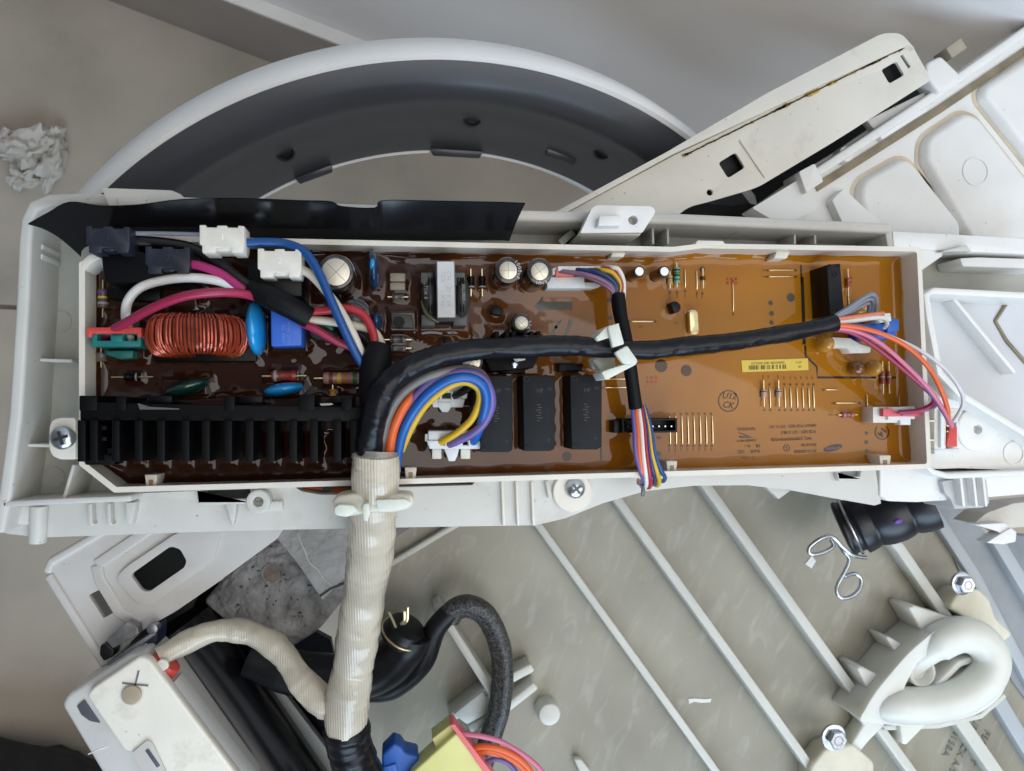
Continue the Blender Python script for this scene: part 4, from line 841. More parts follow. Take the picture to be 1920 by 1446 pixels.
# --- resin surface with menisci climbing the parts and the tray walls
IN = np.array(inner); x0, x1 = IN[:, 0].min() + .1, IN[:, 0].max() - .1; y0, y1 = IN[:, 1].min() + .1, IN[:, 1].max() - .1
nx, ny = 620, 176
gx_ = np.linspace(x0, x1, nx); gy_ = np.linspace(y0, y1, ny); X, Y = np.meshgrid(gx_, gy_); Hh = np.zeros_like(X)
thick = 1 / (1 + np.exp((X - 40) / 9.))
for (cx0, cy0, hx, hy, rot, rise, spread) in FOOT:
    if rot == 99: d = np.hypot(X - cx0, Y - cy0) - hx
    else:
        dx, dy = np.abs(X - cx0) - hx, np.abs(Y - cy0) - hy; d = np.hypot(np.maximum(dx, 0), np.maximum(dy, 0)) + np.minimum(np.maximum(dx, dy), 0)
    wob = 1 + .25 * np.sin(X * .7 + cy0) * np.cos(Y * .9 + cx0)
    k = .45 + .75 * (1 / (1 + math.exp((cx0 - 45) / 9.)))
    Hh = np.maximum(Hh, k * rise * np.exp(-np.maximum(d, 0) / (spread * wob)) - .03)
def segdist(a, b):
    ab = np.array(b) - np.array(a); t = np.clip(((X - a[0]) * ab[0] + (Y - a[1]) * ab[1]) / (ab @ ab), 0, 1); return np.hypot(X - a[0] - ab[0] * t, Y - a[1] - ab[1] * t)
dw = np.full_like(X, 1e9)
for i in range(len(inner)): dw = np.minimum(dw, segdist(inner[i], inner[(i + 1) % len(inner)]))
Hh = np.maximum(Hh, (2.6 + .6 * np.sin(X * .33)) * np.exp(-dw / 1.2) - .04)
Hh = np.maximum(Hh, 0) + .035 * thick * (np.sin(X * .31 + 1.3 * np.sin(Y * .21)) * np.sin(Y * .37 + .9 * np.sin(X * .17)))
# keep inside the tray outline
inside = np.zeros_like(X, bool); j = len(inner) - 1
for i in range(len(inner)):
    xi, yi = inner[i]; xj, yj = inner[j]
    inside ^= ((yi > Y) != (yj > Y)) & (X < (xj - xi) * (Y - yi) / (yj - yi + 1e-12) + xi); j = i
idx = np.arange(nx * ny).reshape(ny, nx); near = inside | (dw < .9)
q00, q10, q11, q01 = idx[:-1, :-1], idx[:-1, 1:], idx[1:, 1:], idx[1:, :-1]; ok = near[:-1, :-1] & near[:-1, 1:] & near[1:, 1:] & near[1:, :-1]
faces = np.stack([q00[ok], q10[ok], q11[ok], q01[ok]], 1); verts = np.stack([X.ravel(), Y.ravel(), Hh.ravel()], 1)
used = np.unique(faces); remap = -np.ones(nx * ny, int); remap[used] = np.arange(len(used)); verts = verts[used]; faces = remap[faces]
me = bpy.data.meshes.new('resin'); c0 = np.array([50., 17., 0.]); vv = ((verts - c0) * MM)
me.vertices.add(len(vv)); me.vertices.foreach_set('co', vv.astype(np.float32).ravel()); me.loops.add(faces.size); me.loops.foreach_set('vertex_index', faces.astype(np.int32).ravel())
me.polygons.add(len(faces)); me.polygons.foreach_set('loop_start', np.arange(0, faces.size, 4, dtype=np.int32)); me.update(calc_edges=True); me.validate()
me.polygons.foreach_set('use_smooth', np.ones(len(faces), bool))
rm = bpy.data.materials.new('amber potting resin over board'); rm.use_nodes = True; nt = rm.node_tree; b = nt.nodes['Principled BSDF']
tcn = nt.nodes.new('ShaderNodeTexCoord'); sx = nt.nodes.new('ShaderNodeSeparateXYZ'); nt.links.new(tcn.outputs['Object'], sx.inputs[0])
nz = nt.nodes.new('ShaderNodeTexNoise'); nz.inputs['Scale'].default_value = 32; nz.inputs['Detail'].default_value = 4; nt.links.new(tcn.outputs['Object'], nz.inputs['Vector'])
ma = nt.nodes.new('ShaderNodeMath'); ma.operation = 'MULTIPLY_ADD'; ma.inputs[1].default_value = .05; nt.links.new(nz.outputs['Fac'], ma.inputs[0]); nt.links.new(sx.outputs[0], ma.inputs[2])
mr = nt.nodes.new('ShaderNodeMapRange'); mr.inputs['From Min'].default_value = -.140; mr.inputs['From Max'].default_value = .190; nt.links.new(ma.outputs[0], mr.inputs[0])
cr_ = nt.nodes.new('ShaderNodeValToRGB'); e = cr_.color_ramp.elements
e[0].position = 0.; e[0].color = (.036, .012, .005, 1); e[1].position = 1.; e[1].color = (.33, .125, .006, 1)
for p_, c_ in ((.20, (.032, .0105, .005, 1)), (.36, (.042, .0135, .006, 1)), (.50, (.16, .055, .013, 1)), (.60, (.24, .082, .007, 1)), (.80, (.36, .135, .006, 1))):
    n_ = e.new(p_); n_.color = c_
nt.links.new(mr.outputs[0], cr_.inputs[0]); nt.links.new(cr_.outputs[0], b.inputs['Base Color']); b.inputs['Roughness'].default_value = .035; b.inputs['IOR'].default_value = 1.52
b.inputs['Specular IOR Level'].default_value = .33
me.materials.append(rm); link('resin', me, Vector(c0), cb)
# ------------------------------------------------------------------ black insulating film
fm = thing('insulating_film', 'glossy black plastic film standing along the tray back and curling at its left end', 'plastic film', W(520, 410, 15))
top = [(52, 421, 6), (90, 400, 11), (130, 380, 14), (190, 387, 16), (260, 385, 18), (340, 375, 20), (450, 373, 21), (560, 377, 21), (620, 379, 21), (640, 388, 20), (702, 391, 20), (718, 377, 21), (820, 378, 22), (930, 380, 22), (985, 382, 22)]
bot = [(152, 482, 4), (154, 470, 6), (165, 462, 8), (200, 452, 9), (260, 446, 9), (340, 446, 9), (450, 448, 9), (560, 449, 9), (620, 449, 9), (640, 449, 9), (702, 450, 9), (718, 450, 9), (820, 451, 9), (930, 451, 9), (955, 452, 9)]
mb = MB(); cols = []
tp, bt = pw(top, 4), pw(bt_ := bot, 4)
for a, b_ in zip(tp, bt):
    row = []
    for j in range(9):
        t = j / 8; p = a.lerp(b_, t); p.y += .9 * math.sin(t * math.pi) * (1 if a.x > -90 else 2.5); p.z += 1.0 * math.sin(t * math.pi); row.append(p)
    cols.append(row)
for side in (0, .35):
    vs = [[mb.bm.verts.new(p + Vector((0, side, 0))) for p in row] for row in cols]
    for i in range(len(vs) - 1):
        for j in range(8): mb.bm.faces.new((vs[i][j], vs[i + 1][j], vs[i + 1][j + 1], vs[i][j + 1]))
fo = build('film_sheet', mb, FILM, fm, ang=60)
# ------------------------------------------------------------------ plug-in connectors and mains wires at upper left
def plug(px, py, w_, h_, z, mat, ch_, label, cat='wire plug'):
    t = thing('wire_plug', label, cat, W(px, py, z), 'two-row plugs on the terminal blocks')
    x0, x1, y0, y1 = px - w_ / 2, px + w_ / 2, py - h_ / 2, py + h_ / 2
    n = w_ * .14
    pts = [(x0, y0), (x0 + n, y0), (x0 + n, y0 + 5), (px - n * .8, y0 + 5), (px - n * .8, y0 + 1), (px + n * .8, y0 + 1), (px + n * .8, y0 + 5), (x1 - n, y0 + 5), (x1 - n, y0 + 1), (x1, y0 + 2), (x1, y1 - 12), (x1 - 3, y1), (px + n * 1.5, y1), (px + n * 1.5, y1 - 9), (px - n, y1 - 9), (px - n, y1), (x0 + 5, y1), (x0 + 5, y1 - 14), (x0, y1 - 16)]
    mb = MB(); mb.pp(pts, z, z - 10); build('housing', mb, mat, t, bevel=.25)
    mb = MB(); mb.pp([(x0 + 3, y0 + 4), (x1 - 3, y0 + 5), (x1 - 6, y1 - 4), (x0 + 8, y1 - 4)], z - 1.2, z - 12); build('inner_body', mb, mat, t, bevel=.25)
    mb = MB(); mb.pp([(px - n * .7, y1 - 9), (px + n, y1 - 9), (px + n, y1 - 3), (px - n * .7, y1 - 3)], z - .5, z - 6); build('latch', mb, mat, t, bevel=.2)
    text(ch_, 3.0, px + 1, py - 4, z + .08, R_(3), M('moulded numeral ' + mat.name, tuple(min(1, v * 1.35 + .012) for v in mat.node_tree.nodes['Color Ramp'].color_ramp.elements[0].color[:3]), .4), t, ext=.06, name='moulded_numeral')
    return t
plug(202, 449, 82, 50, 27, NAVY, '1', 'dark slate wire plug marked 1 at the tray corner under the film')
plug(314, 487, 84, 50, 24, NAVY, '2', 'dark slate wire plug marked 2 with a pink wire leaving it')
plug(416, 448, 84, 52, 31, CONN, '1', 'white wire plug marked 1 at the end of the blue wire')
plug(524, 493, 82, 54, 28, CONN, '2', 'cream wire plug marked 2 beside the big silver-topped capacitor')
def lone(name, label, pts, rpx, mat, cat='wire', n=10, seg=12, group=None):
    zz = sum(p[2] for p in pts) / len(pts); o = build(name, MB().tube(pw(pts, n), rpx * mmpx(zz), seg), mat)
    return tagm(o, label, cat, group)
lone('blue_wire', 'thick blue wire arching from the white plug down to the black sleeve', [(455, 456, 26), (500, 454, 26), (540, 458, 26), (572, 474, 27), (598, 512, 28), (622, 566, 28), (648, 624, 27), (668, 664, 25), (690, 700, 22)], 8.2, WC['blue'])
lone('white_wire', 'off-white wire running beside the blue wire from the cream plug to the sleeve', [(560, 502, 22), (583, 516, 23), (606, 540, 24), (634, 576, 25), (660, 622, 25), (680, 668, 23), (696, 704, 21)], 8, WC['cream'])
lone('grey_wire', 'slim slate-blue lead between the dark plug and the white plug along the tray edge', [(240, 438, 20), (300, 438, 20), (380, 440, 20)], 4, WC['steel'])
lone('black_wire', 'black wire slanting from the dark plugs to the first black sleeve', [(243, 452, 18), (300, 455, 18), (360, 466, 18), (410, 494, 19), (450, 524, 20), (500, 556, 20)], 10, WC['black'])
lone('pink_wire', 'short magenta wire leaving the dark plug marked 2', [(350, 494, 20), (380, 500, 21), (415, 514, 21), (450, 538, 21), (486, 560, 20)], 8.5, WC['pink'])
lone('white_wire', 'white wire looping up from the teal socket', [(244, 642, 6), (243, 625, 10), (236, 596, 14), (240, 565, 17), (262, 540, 19), (300, 527, 20), (350, 521, 21), (400, 525, 21), (440, 537, 20), (486, 556, 20)], 8.3, WC['white'])
lone('crimson_wire', 'crimson wire running from the teal socket over the copper choke', [(196, 632, 8), (206, 622, 13), (240, 603, 20), (290, 576, 27), (345, 556, 31), (400, 549, 31), (450, 550, 27), (484, 558, 22)], 8.3, WC['crimson'])
def sleeve(pts, rpx, mat=SLEEVE, amp=.03, n=10, tape=0., pitch=13., wr=.7, cr=0.):
    zz = sum(p[2] for p in pts) / len(pts); sd = rnd.random() * 50
    def d(s, a, p):
        k = 1 + amp * mnoise.noise(p * .12 + Vector((sd, 0, 0))) * 2 + amp * mnoise.noise(p * .35 + Vector((0, sd, 0)))
        if tape: f = (s / pitch + a / (2 * math.pi)) % 1.; k += tape * (f - .5) + tape * wr * max(0, mnoise.noise(Vector((s * .5, a * 1.2, sd))))
        if cr: k += cr * (1.6 * abs(mnoise.noise(Vector((math.cos(a) * 1.5 + sd, math.sin(a) * 1.5, s * .055)))) - .25) - cr * .9 * max(0, .16 - abs(mnoise.noise(Vector((math.cos(a) * .8, math.sin(a) * .8 + sd, s * .05 + 3)))))
        return k
    r = [rp * mmpx(zz) for rp in np.interp(np.linspace(0, 1, (len(pts) - 1) * n + 1), np.linspace(0, 1, len(rpx)), rpx)] if isinstance(rpx, (list, tuple)) else rpx * mmpx(zz)
    return MB().tube(pw(pts, n), r, 26 if tape else 18, disp=d)
def sl_thing(name, label, pts, rpx, mat=SLEEVE, cat='sleeve', **k):
    return tagm(build(name, sleeve(pts, rpx, mat, **k), mat, ang=70), label, cat)
sl_thing('black_sleeve', 'short black sleeve gathering pink, white and black wires above the blue box', [(470, 540, 22), (505, 557, 24), (545, 577, 24), (580, 596, 22)], [17, 21, 21, 20])
lone('red_wire', 'red wire bending from the black sleeve down into the taped bundle', [(576, 584, 20), (610, 582, 21), (650, 578, 22), (680, 590, 22), (698, 620, 22), (702, 648, 22), (700, 690, 20)], 8, WC['red'])
lone('cream_wire', 'cream wire passing under the blue wire between two black sleeves', [(574, 600, 19), (610, 602, 19), (650, 608, 19), (694, 618, 19), (713, 640, 19), (716, 668, 19), (706, 700, 18)], 8, WC['cream'])
lone('crimson_wire', 'crimson wire slanting below the cream wire from the first sleeve', [(562, 604, 20), (592, 618, 20), (630, 640, 19), (665, 656, 18), (700, 690, 18)], 7.5, WC['crimson'])
lone('black_wire', 'black wire hidden under the cream wire between the sleeves', [(580, 592, 18), (630, 606, 15), (680, 630, 15), (712, 670, 16)], 9, WC['black'])
# ------------------------------------------------------------------ main taped harness and its loop of wires
hn = thing('taped_harness', 'long black taped wire bundle arching across the board to the coloured wires at right', 'wire harness', W(1000, 660, 25))
build('tape_wrap', sleeve([(690, 880, 20), (694, 830, 26), (702, 780, 30), (722, 728, 32), (764, 692, 33), (820, 668, 33), (880, 657, 32), (960, 652, 31), (1060, 648, 29), (1140, 654, 28), (1220, 656, 27), (1300, 648, 27), (1400, 637, 26), (1490, 622, 25), (1566, 606, 24)], [22, 24, 26, 25, 22, 20, 19, 19, 19.5, 18, 18, 19, 18, 18, 17], TAPE, .06, 22, .09, 34., .55, .10), TAPE, hn, ang=60)
build('tape_neck', sleeve([(712, 648, 22), (704, 690, 24), (704, 740, 24), (706, 800, 20)], [22, 29, 30, 26], SLEEVE, .05, 14), SLEEVE, hn, ang=60)
Wg = lambda nm, pts, r, k: wire(hn, pts, r, WC[k], nm)
Wg('wire', [(712, 880, 20), (716, 830, 25), (728, 780, 28), (752, 740, 30), (790, 712, 31), (830, 698, 31), (872, 692, 28), (900, 700, 22), (915, 722, 16)], 9, 'grey')
Wg('wire', [(728, 885, 20), (730, 850, 24), (738, 805, 26), (756, 765, 28), (780, 735, 26), (800, 715, 22)], 9, 'orange')
Wg('wire', [(745, 800, 23), (762, 768, 26), (786, 736, 28), (820, 710, 30), (860, 699, 31), (894, 703, 30), (916, 725, 27), (922, 758, 24), (908, 792, 21), (884, 814, 18), (850, 830, 14), (842, 834, 10)], 8.5, 'violet')
Wg('wire', [(742, 885, 20), (746, 850, 23), (758, 805, 25), (778, 768, 28), (806, 736, 30), (842, 713, 32), (878, 708, 32), (904, 722, 30), (912, 750, 26), (905, 785, 21), (894, 815, 16), (886, 832, 10)], 9.2, 'bright')
Wg('wire', [(752, 845, 21), (772, 800, 23), (798, 760, 26), (836, 728, 28), (870, 716, 28), (896, 728, 26), (899, 752, 23), (886, 784, 20), (862, 808, 17), (836, 824, 14), (818, 832, 9)], 7.2, 'yellow')
Wg('wire', [(852, 742, 10), (866, 735, 14), (884, 724, 18), (892, 712, 22), (884, 704, 24)], 7.5, 'black')
Wg('wire', [(755, 790, 22), (772, 762, 24), (796, 736, 25), (830, 715, 27)], 6.5, 'mauve')
# wires fanning out at the right end
Wg('wire', [(1560, 596, 24), (1590, 578, 25), (1620, 558, 25), (1636, 552, 24), (1643, 562, 20), (1641, 585, 14), (1636, 604, 9)], 4.5, 'steel')
Wg('wire', [(1558, 600, 23), (1588, 585, 24), (1616, 566, 24), (1632, 560, 22), (1637, 568, 18), (1634, 590, 12)], 4.5, 'steel')
Wg('wire', [(1562, 598, 21), (1590, 588, 22), (1622, 570, 21), (1630, 572, 17), (1628, 592, 11)], 4.5, 'steel')
Wg('wire', [(1560, 600, 24), (1600, 595, 24), (1640, 590, 22), (1655, 588, 18)], 5, 'salmon')
Wg('wire', [(1560, 606, 24), (1610, 600, 24), (1640, 596, 23), (1656, 597, 21), (1663, 606, 17), (1658, 614, 13)], 4.8, 'white')
Wg('wire', [(1560, 610, 23), (1600, 608, 22), (1630, 618, 16), (1650, 626, 10)], 4.2, 'violet')
Wg('wire', [(1558, 610, 25), (1600, 613, 26), (1650, 625, 27), (1700, 650, 27), (1740, 688, 27), (1764, 730, 26), (1776, 765, 23), (1778, 790, 19)], 5, 'orange')
Wg('wire', [(1558, 614, 24), (1600, 620, 25), (1645, 640, 26), (1695, 682, 26), (1740, 728, 25), (1770, 770, 22), (1785, 800, 18)], 4.5, 'rose')
Wg('wire', [(1558, 606, 23), (1600, 612, 24), (1650, 642, 25), (1700, 690, 25), (1745, 738, 24), (1772, 778, 20), (1780, 795, 16)], 4.3, 'violet')
Wg('wire', [(1556, 618, 23), (1596, 624, 24), (1640, 650, 25), (1690, 690, 25), (1730, 725, 24), (1750, 745, 22), (1745, 760, 18), (1720, 770, 15), (1685, 773, 12)], 4.6, 'crimson')
Wg('wire', [(1556, 616, 22), (1590, 620, 23), (1650, 656, 24), (1700, 698, 24), (1742, 732, 22), (1755, 752, 18), (1748, 765, 15), (1715, 772, 12), (1690, 776, 11)], 4.3, 'mauve')
Wg('wire', [(1600, 612, 23), (1660, 628, 24), (1720, 655, 25), (1770, 690, 25), (1800, 730, 24), (1806, 755, 21), (1798, 775, 18), (1788, 790, 15)], 4.2, 'pale')
ph2 = MB(); ph2.pp([(1636, 588), (1670, 587), (1672, 602), (1650, 606)], 12, 7); build('plug_end', ph2, CONN2, hn, bevel=.3)
ph2 = MB(); ph2.pp([(1656, 766), (1676, 766), (1676, 772), (1729, 772), (1729, 781), (1656, 781)], 11, 8.5); build('plug_lock', ph2, PINKP, hn, bevel=.25)
ph2 = MB(); ph2.pp([(1665, 764), (1716, 762), (1716, 786), (1708, 786), (1708, 797), (1688, 797), (1688, 788), (1665, 788)], 9.5, 5); build('plug_end', ph2, CONN2, hn, bevel=.3)
# loose plug standing beside the tray
lp = thing('loose_plug', 'white and red wire plug hanging outside the right end of the tray', 'wire plug', W(1785, 800, 0))
z = 4
mb = MB(); mb.pp(rnd_poly([(1752, 762), (1774, 762), (1774, 842), (1752, 842)], 2), z, -12); build('housing', mb, CONN, lp, bevel=.4)
mb = MB(); mb.pp([(1774, 766), (1797, 766), (1797, 842), (1774, 842)], z - 4, -12); build('pin_bay', mb, CONN, lp, bevel=.3)
mb = MB(); mb.pp([(1782, 800), (1795, 800), (1795, 838), (1776, 838), (1776, 830)], z + 1, z - 6); build('lock_bar', mb, REDP, lp, bevel=.3)
mb = MB(); mb.pp([(1764, 768), (1770, 768), (1770, 840), (1764, 840)], z + 1.6, z - 2); build('housing_rib', mb, CONN2, lp, bevel=.2)
mb = MB(); mb.pp(rnd_poly([(1757, 746), (1760, 744), (1798, 752), (1800, 766), (1758, 764)], 3), z + 2, z - 8); build('end_cap', mb, CONN2, lp, bevel=.5)
mb = MB(); mb.pp([(1752, 842), (1800, 840), (1800, 850), (1752, 852)], z, -12); mb.pp([(1793, 792), (1801, 792), (1801, 812), (1793, 812)], z, -6); build('end_cap', mb, CONN2, lp, bevel=.4)
for y in (776, 786, 797, 808): mb = MB(); mb.pp([(1776, y), (1788, y), (1788, y + 3), (1776, y + 3)], z + .4, z - 4); build('contact', mb, CONN2, lp)
for y in (788, 824): mb = MB(); mb.pp([(1742, y), (1754, y), (1754, y + 3), (1742, y + 3)], z, z - 3); build('side_lug', mb, CONN, lp)
# ------------------------------------------------------------------ thin sleeved ribbon harness
rh = thing('ribbon_harness', 'rainbow ribbon of thin wires bent into a narrow black sleeve crossing the board', 'wire harness', W(1165, 600, 15))
mb = MB(); mb.pp([(1046, 499), (1140, 499), (1140, 506), (1046, 508)], 11, 5); build('plug_body', mb, CONN2, rh, bevel=.3)
mb = MB(); mb.pp([(1042, 504), (1086, 505), (1076, 518), (1042, 518)], 10, 5); build('plug_lock', mb, M('coral plastic', (.70, .16, .13), .4), rh, bevel=.3)
mb = MB(); mb.pp([(1036, 503), (1046, 500), (1046, 515), (1036, 515)], 9, 3); build('plug_tip', mb, CONN, rh, bevel=.3)
ends = [(1150, 'mauve', 1050, 508), (1147, 'mauve', 1062, 510), (1153, 'navy', 1078, 505), (1151, 'navy', 1090, 506), (1156, 'black', 1100, 506), (1160, 'yellow', 1112, 505), (1164, 'red', 1126, 503), (1169, 'white', 1136, 501)]
for i, (xe, k, xs, ys) in enumerate(ends):
    t = i / 7; cx_, cy_ = lerp(1122, 1160, t), lerp(528, 506, t)
    wire(rh, [(xs, ys, 10), (lerp(xs, cx_, .5), lerp(ys, cy_, .35) - 1, 13 + (i % 2)), (cx_, cy_, 14 + (i % 2)), (lerp(1146, 1169, t), lerp(545, 528, t), 14), (xe, 560, 13)], 4.4, WC[k])
build('sleeve', sleeve([(1158, 552, 13), (1163, 590, 14), (1172, 630, 15), (1180, 680, 16), (1186, 720, 15), (1192, 766, 14)], [14.5, 13.5, 13, 13, 13, 13], SLEEVE, .02), SLEEVE, rh)
for k, x0_, x1_, xe, ye in (('violet', 1185, 1192, 1206, 905), ('orange', 1191, 1198, 1206, 900), ('white', 1197, 1206, 1212, 912), ('red', 1202, 1212, 1220, 912), ('yellow', 1206, 1222, 1236, 908), ('navy', 1205, 1218, 1228, 905), ('blue', 1207, 1228, 1247, 900)):
    wire(rh, [(x0_, 760, 14), (lerp(x0_, x1_, .6), 800, 16), (x1_, 850, 17), (lerp(x1_, xe, .7), 885, 15), (xe, ye - 6, 11), (xe - 3, ye + 2, 6), (xe - 9, ye + 1, 0)], 4.3, WC[k])
mb = MB(); mb.tube(pw([(1207, 908, 9), (1206, 918, 6), (1205, 928, 2)], 6), .9, 8); build('bare_end', mb, CHROME, rh)
# ------------------------------------------------------------------ nylon clip
cl = thing('cable_clip', 'open white nylon cable clip gripping the taped bundle where the sleeve crosses it', 'cable clip', W(1155, 660, 30))
def slab(parent, pts, z1, th, name='clip_arm', bev=.8, mat=NYLON, r=3):
    mb = MB(); mb.pp(rnd_poly(pts, r), z1, z1 - th); return build(name, mb, mat, parent, bevel=bev, seg=3)
slab(cl, [(1140, 612), (1160, 606), (1171, 645), (1149, 652)], 36, 2.6)
slab(cl, [(1117, 634), (1138, 612), (1162, 606), (1146, 632), (1122, 640)], 34, 16, bev=1.2)
slab(cl, [(1153, 661), (1176, 648), (1196, 676), (1190, 684), (1168, 682)], 36, 2.6)
slab(cl, [(1128, 698), (1150, 690), (1196, 676), (1192, 684), (1136, 713)], 35, 14, bev=1.2)
slab(cl, [(1112, 676), (1120, 668), (1152, 669), (1156, 690), (1132, 702), (1122, 692)], 22, 5, bev=.8)
slab(cl, [(1110, 672), (1124, 668), (1126, 692), (1114, 690)], 18, 8, 'clip_foot')
# ------------------------------------------------------------------ braided trunk, its clamp and side branch
BRAID = M('woven cream tape', (.51, .45, .355), .26, var=.2, scale=40, dirt=.6, dirtcol=(.26, .21, .14), dscale=40, coat=.35)
nt = BRAID.node_tree; b = nt.nodes['Principled BSDF']; wv = nt.nodes.new('ShaderNodeTexWave'); wv.inputs['Scale'].default_value = 300; wv.inputs['Distortion'].default_value = .8; wv.bands_direction = 'X'; tcn = nt.nodes.new('ShaderNodeTexCoord'); nt.links.new(tcn.outputs['Object'], wv.inputs['Vector'])
bp = nt.nodes.new('ShaderNodeBump'); bp.inputs['Strength'].default_value = .35; bp.inputs['Distance'].default_value = .0003; nt.links.new(wv.outputs['Fac'], bp.inputs['Height']); nt.links.new(bp.outputs[0], b.inputs['Normal'])
tr = thing('wrapped_cable', 'thick cable bundle wrapped in cream woven tape, dropping from the tray to the lower edge', 'wrapped cable', W(690, 1100, -20))
build('woven_wrap', sleeve([(706, 850, 24), (705, 872, 23), (703, 910, 21), (701, 960, 15), (694, 1030, 2), (684, 1110, -14), (672, 1180, -26), (662, 1250, -34), (652, 1310, -38), (648, 1370, -42)], [38, 38, 39, 39, 40, 40, 40, 39, 43, 41], BRAID, .045, 16, .05, 38., 0., .10), BRAID, tr, ang=60)
CLR = M('clear tape', (.60, .58, .52), .12, var=.1, alpha=.42, coat=.4)
build('clear_tape_cuff', sleeve([(707, 846, 23), (706, 862, 23), (705, 880, 22)], [40, 39.5, 39.5], CLR, .03), CLR, tr)
build('tape_tail', sleeve([(648, 1358, -42), (656, 1400, -45), (670, 1446, -48), (690, 1500, -52)], [41, 40, 42, 44], TAPE, .04, 12, .08), TAPE, tr, ang=60)
build('side_branch', sleeve([(654, 1322, -39), (610, 1318, -42), (570, 1282, -46), (530, 1228, -50), (480, 1190, -52), (420, 1182, -52), (360, 1198, -50), (300, 1232, -46)], [25, 27, 26, 23, 22, 20, 20, 19], BRAID, .06, 14, .07, 26., 0., .13), BRAID, tr, ang=60)
kc = thing('trunk_clamp', 'translucent nylon clamp strapped round the thick cream cable at the console ledge', 'cable clamp', W(700, 945, 24))
slab(kc, [(622, 940, ), (634, 930), (664, 925), (700, 927), (742, 926), (774, 928), (778, 944), (764, 956), (735, 962), (696, 962), (650, 970), (626, 962)], 27, 15, 'clamp_band', 2.2, NYLON2, 6)
slab(kc, [(626, 952), (636, 946), (664, 948), (672, 958), (650, 970), (628, 966)], 29.5, 4, 'clamp_tongue', 1.2, NYLON, 4)
slab(kc, [(681, 946), (691, 944), (694, 962), (689, 978), (682, 976), (680, 960)], 32, 5, 'clamp_tooth', .8, NYLON, 2)
slab(kc, [(704, 938), (760, 936), (772, 944), (750, 956), (710, 958)], 29.5, 4, 'clamp_tongue', 1.2, NYLON, 5)
# ------------------------------------------------------------------ painted corner bracket, lower left
BRK = M('white painted steel', (.58, .56, .53), .36, var=.06, scale=30, bump=.05, dirt=.35, dirtcol=(.35, .27, .17), dscale=35)
b1 = thing('corner_bracket', 'white painted steel corner bracket with two rounded slots and stepped pressings', 'bracket', W(250, 1090, -60)); Z = -62
outl = rnd_poly([(84, 1080), (92, 1056), (160, 1016), (260, 950), (560, 950), (520, 1010), (400, 1098), (330, 1146), (270, 1180), (196, 1250), (180, 1225)], [14, 10, 0, 0, 0, 0, 6, 10, 6, 4, 4])
hA = rnd_poly([(244, 1078), (320, 1024), (338, 1030), (350, 1052), (346, 1064), (280, 1110), (266, 1108)], [8, 8, 6, 6, 6, 8, 6]); hB = rnd_poly([(166, 1116), (186, 1106), (214, 1148), (194, 1160)], 4)
mb = MB(); mb.pp(outl, Z, Z - 3, [hA, hB]); build('plate', mb, BRK, b1, bevel=.7, seg=3)
mb = MB(); mb.strip([(86, 1076), (94, 1054), (170, 1010), (270, 950)], Z + 2, Z - 30, 4); build('folded_edge', mb, BRK, b1, bevel=1.4, seg=3)
mb = MB(); mb.strip([(88, 1078), (196, 1250)], Z + 1.4, Z - 30, 4); build('folded_edge', mb, BRK, b1, bevel=1.4, seg=3)
mb = MB(); pts = rnd_poly([(216, 1085), (238, 1062), (330, 1000), (420, 985), (400, 1050), (286, 1134), (262, 1136)], [16, 10, 10, 0, 10, 14, 14]); mb.prism(PL(pts, Z + 1.6), Z - 1, Z + 1.6, [PL(rnd_poly(hA, 0), Z + 1.6)]); build('raised_pressing', mb, BRK, b1, bevel=.8, seg=3)
mb = MB(); mb.strip([(180, 1060), (186, 1088), (224, 1150), (262, 1172)], Z + .9, Z - 1, 5); mb.strip([(180, 1060), (290, 985)], Z + .9, Z - 1, 5); build('pressed_step', mb, BRK, b1, bevel=.8, seg=3)
mb = MB(); mb.pp([(150, 1020), (420, 1000), (360, 1140), (200, 1240), (100, 1080)], Z - 45, Z - 48); build('back_plate', mb, M('dark drum steel', (.012, .012, .011), .6), b1)  # dark sheet behind the slots; their shade is put into its colour
# ------------------------------------------------------------------ hinge hardware between the brackets
hg = thing('latch_hardware', 'worn grey metal latch with black and navy plastic pieces between the two brackets', 'latch', W(245, 1200, -52)); Z = -52
WORN = M('worn grey paint metal', (.20, .20, .20), .4, .4, var=.3, scale=250, dirt=.6, dirtcol=(.55, .52, .46), dscale=160)
slab(hg, [(199, 1200), (238, 1166), (258, 1176), (260, 1190), (208, 1218)], Z, 6, 'worn_tab', .8, WORN, 3)
slab(hg, [(188, 1210), (200, 1206), (214, 1220), (212, 1232), (194, 1240), (186, 1228)], Z + 1, 8, 'rubber_stub', 1., RUB, 3)
slab(hg, [(200, 1244), (264, 1200), (290, 1184), (292, 1190), (206, 1256)], Z - 1, 8, 'folded_strip', .6, DKSTEEL, 1)
slab(hg, [(250, 1226), (276, 1196), (292, 1174), (296, 1180), (292, 1220), (272, 1232), (262, 1236)], Z - 2, 14, 'plastic_latch', .8, M('navy plastic', (.012, .020, .055), .35), 3)
slab(hg, [(262, 1212), (274, 1206), (278, 1216), (268, 1224)], Z - 1, 4, 'steel_insert', .4, CHROME, 1)
mb = MB(); q = W(285, 1180, Z); mb.lathe((q.x, q.y, Z - 1), [(2.2, -4), (2.2, 1), (1.2, 1.3)], 18); build('pivot', mb, DKSTEEL, hg)
rd = thing('red_cuff', 'red rubber cuff with a pale patch where the cream branch enters', 'cable cuff', W(308, 1248, -46))
build('cuff', MB().lathe(W(306, 1249, -46), [(4.8, -4), (6.2, -3.4), (6.6, 0), (6.2, 3.0), (4.6, 3.4)], 26, W(340, 1205, -46) - W(300, 1250, -46)), REDP, rd)
slab(rd, [(292, 1244), (302, 1236), (314, 1240), (316, 1252), (302, 1262), (292, 1256)], -38.6, 2, 'pale_patch', .4, CONN, 3)
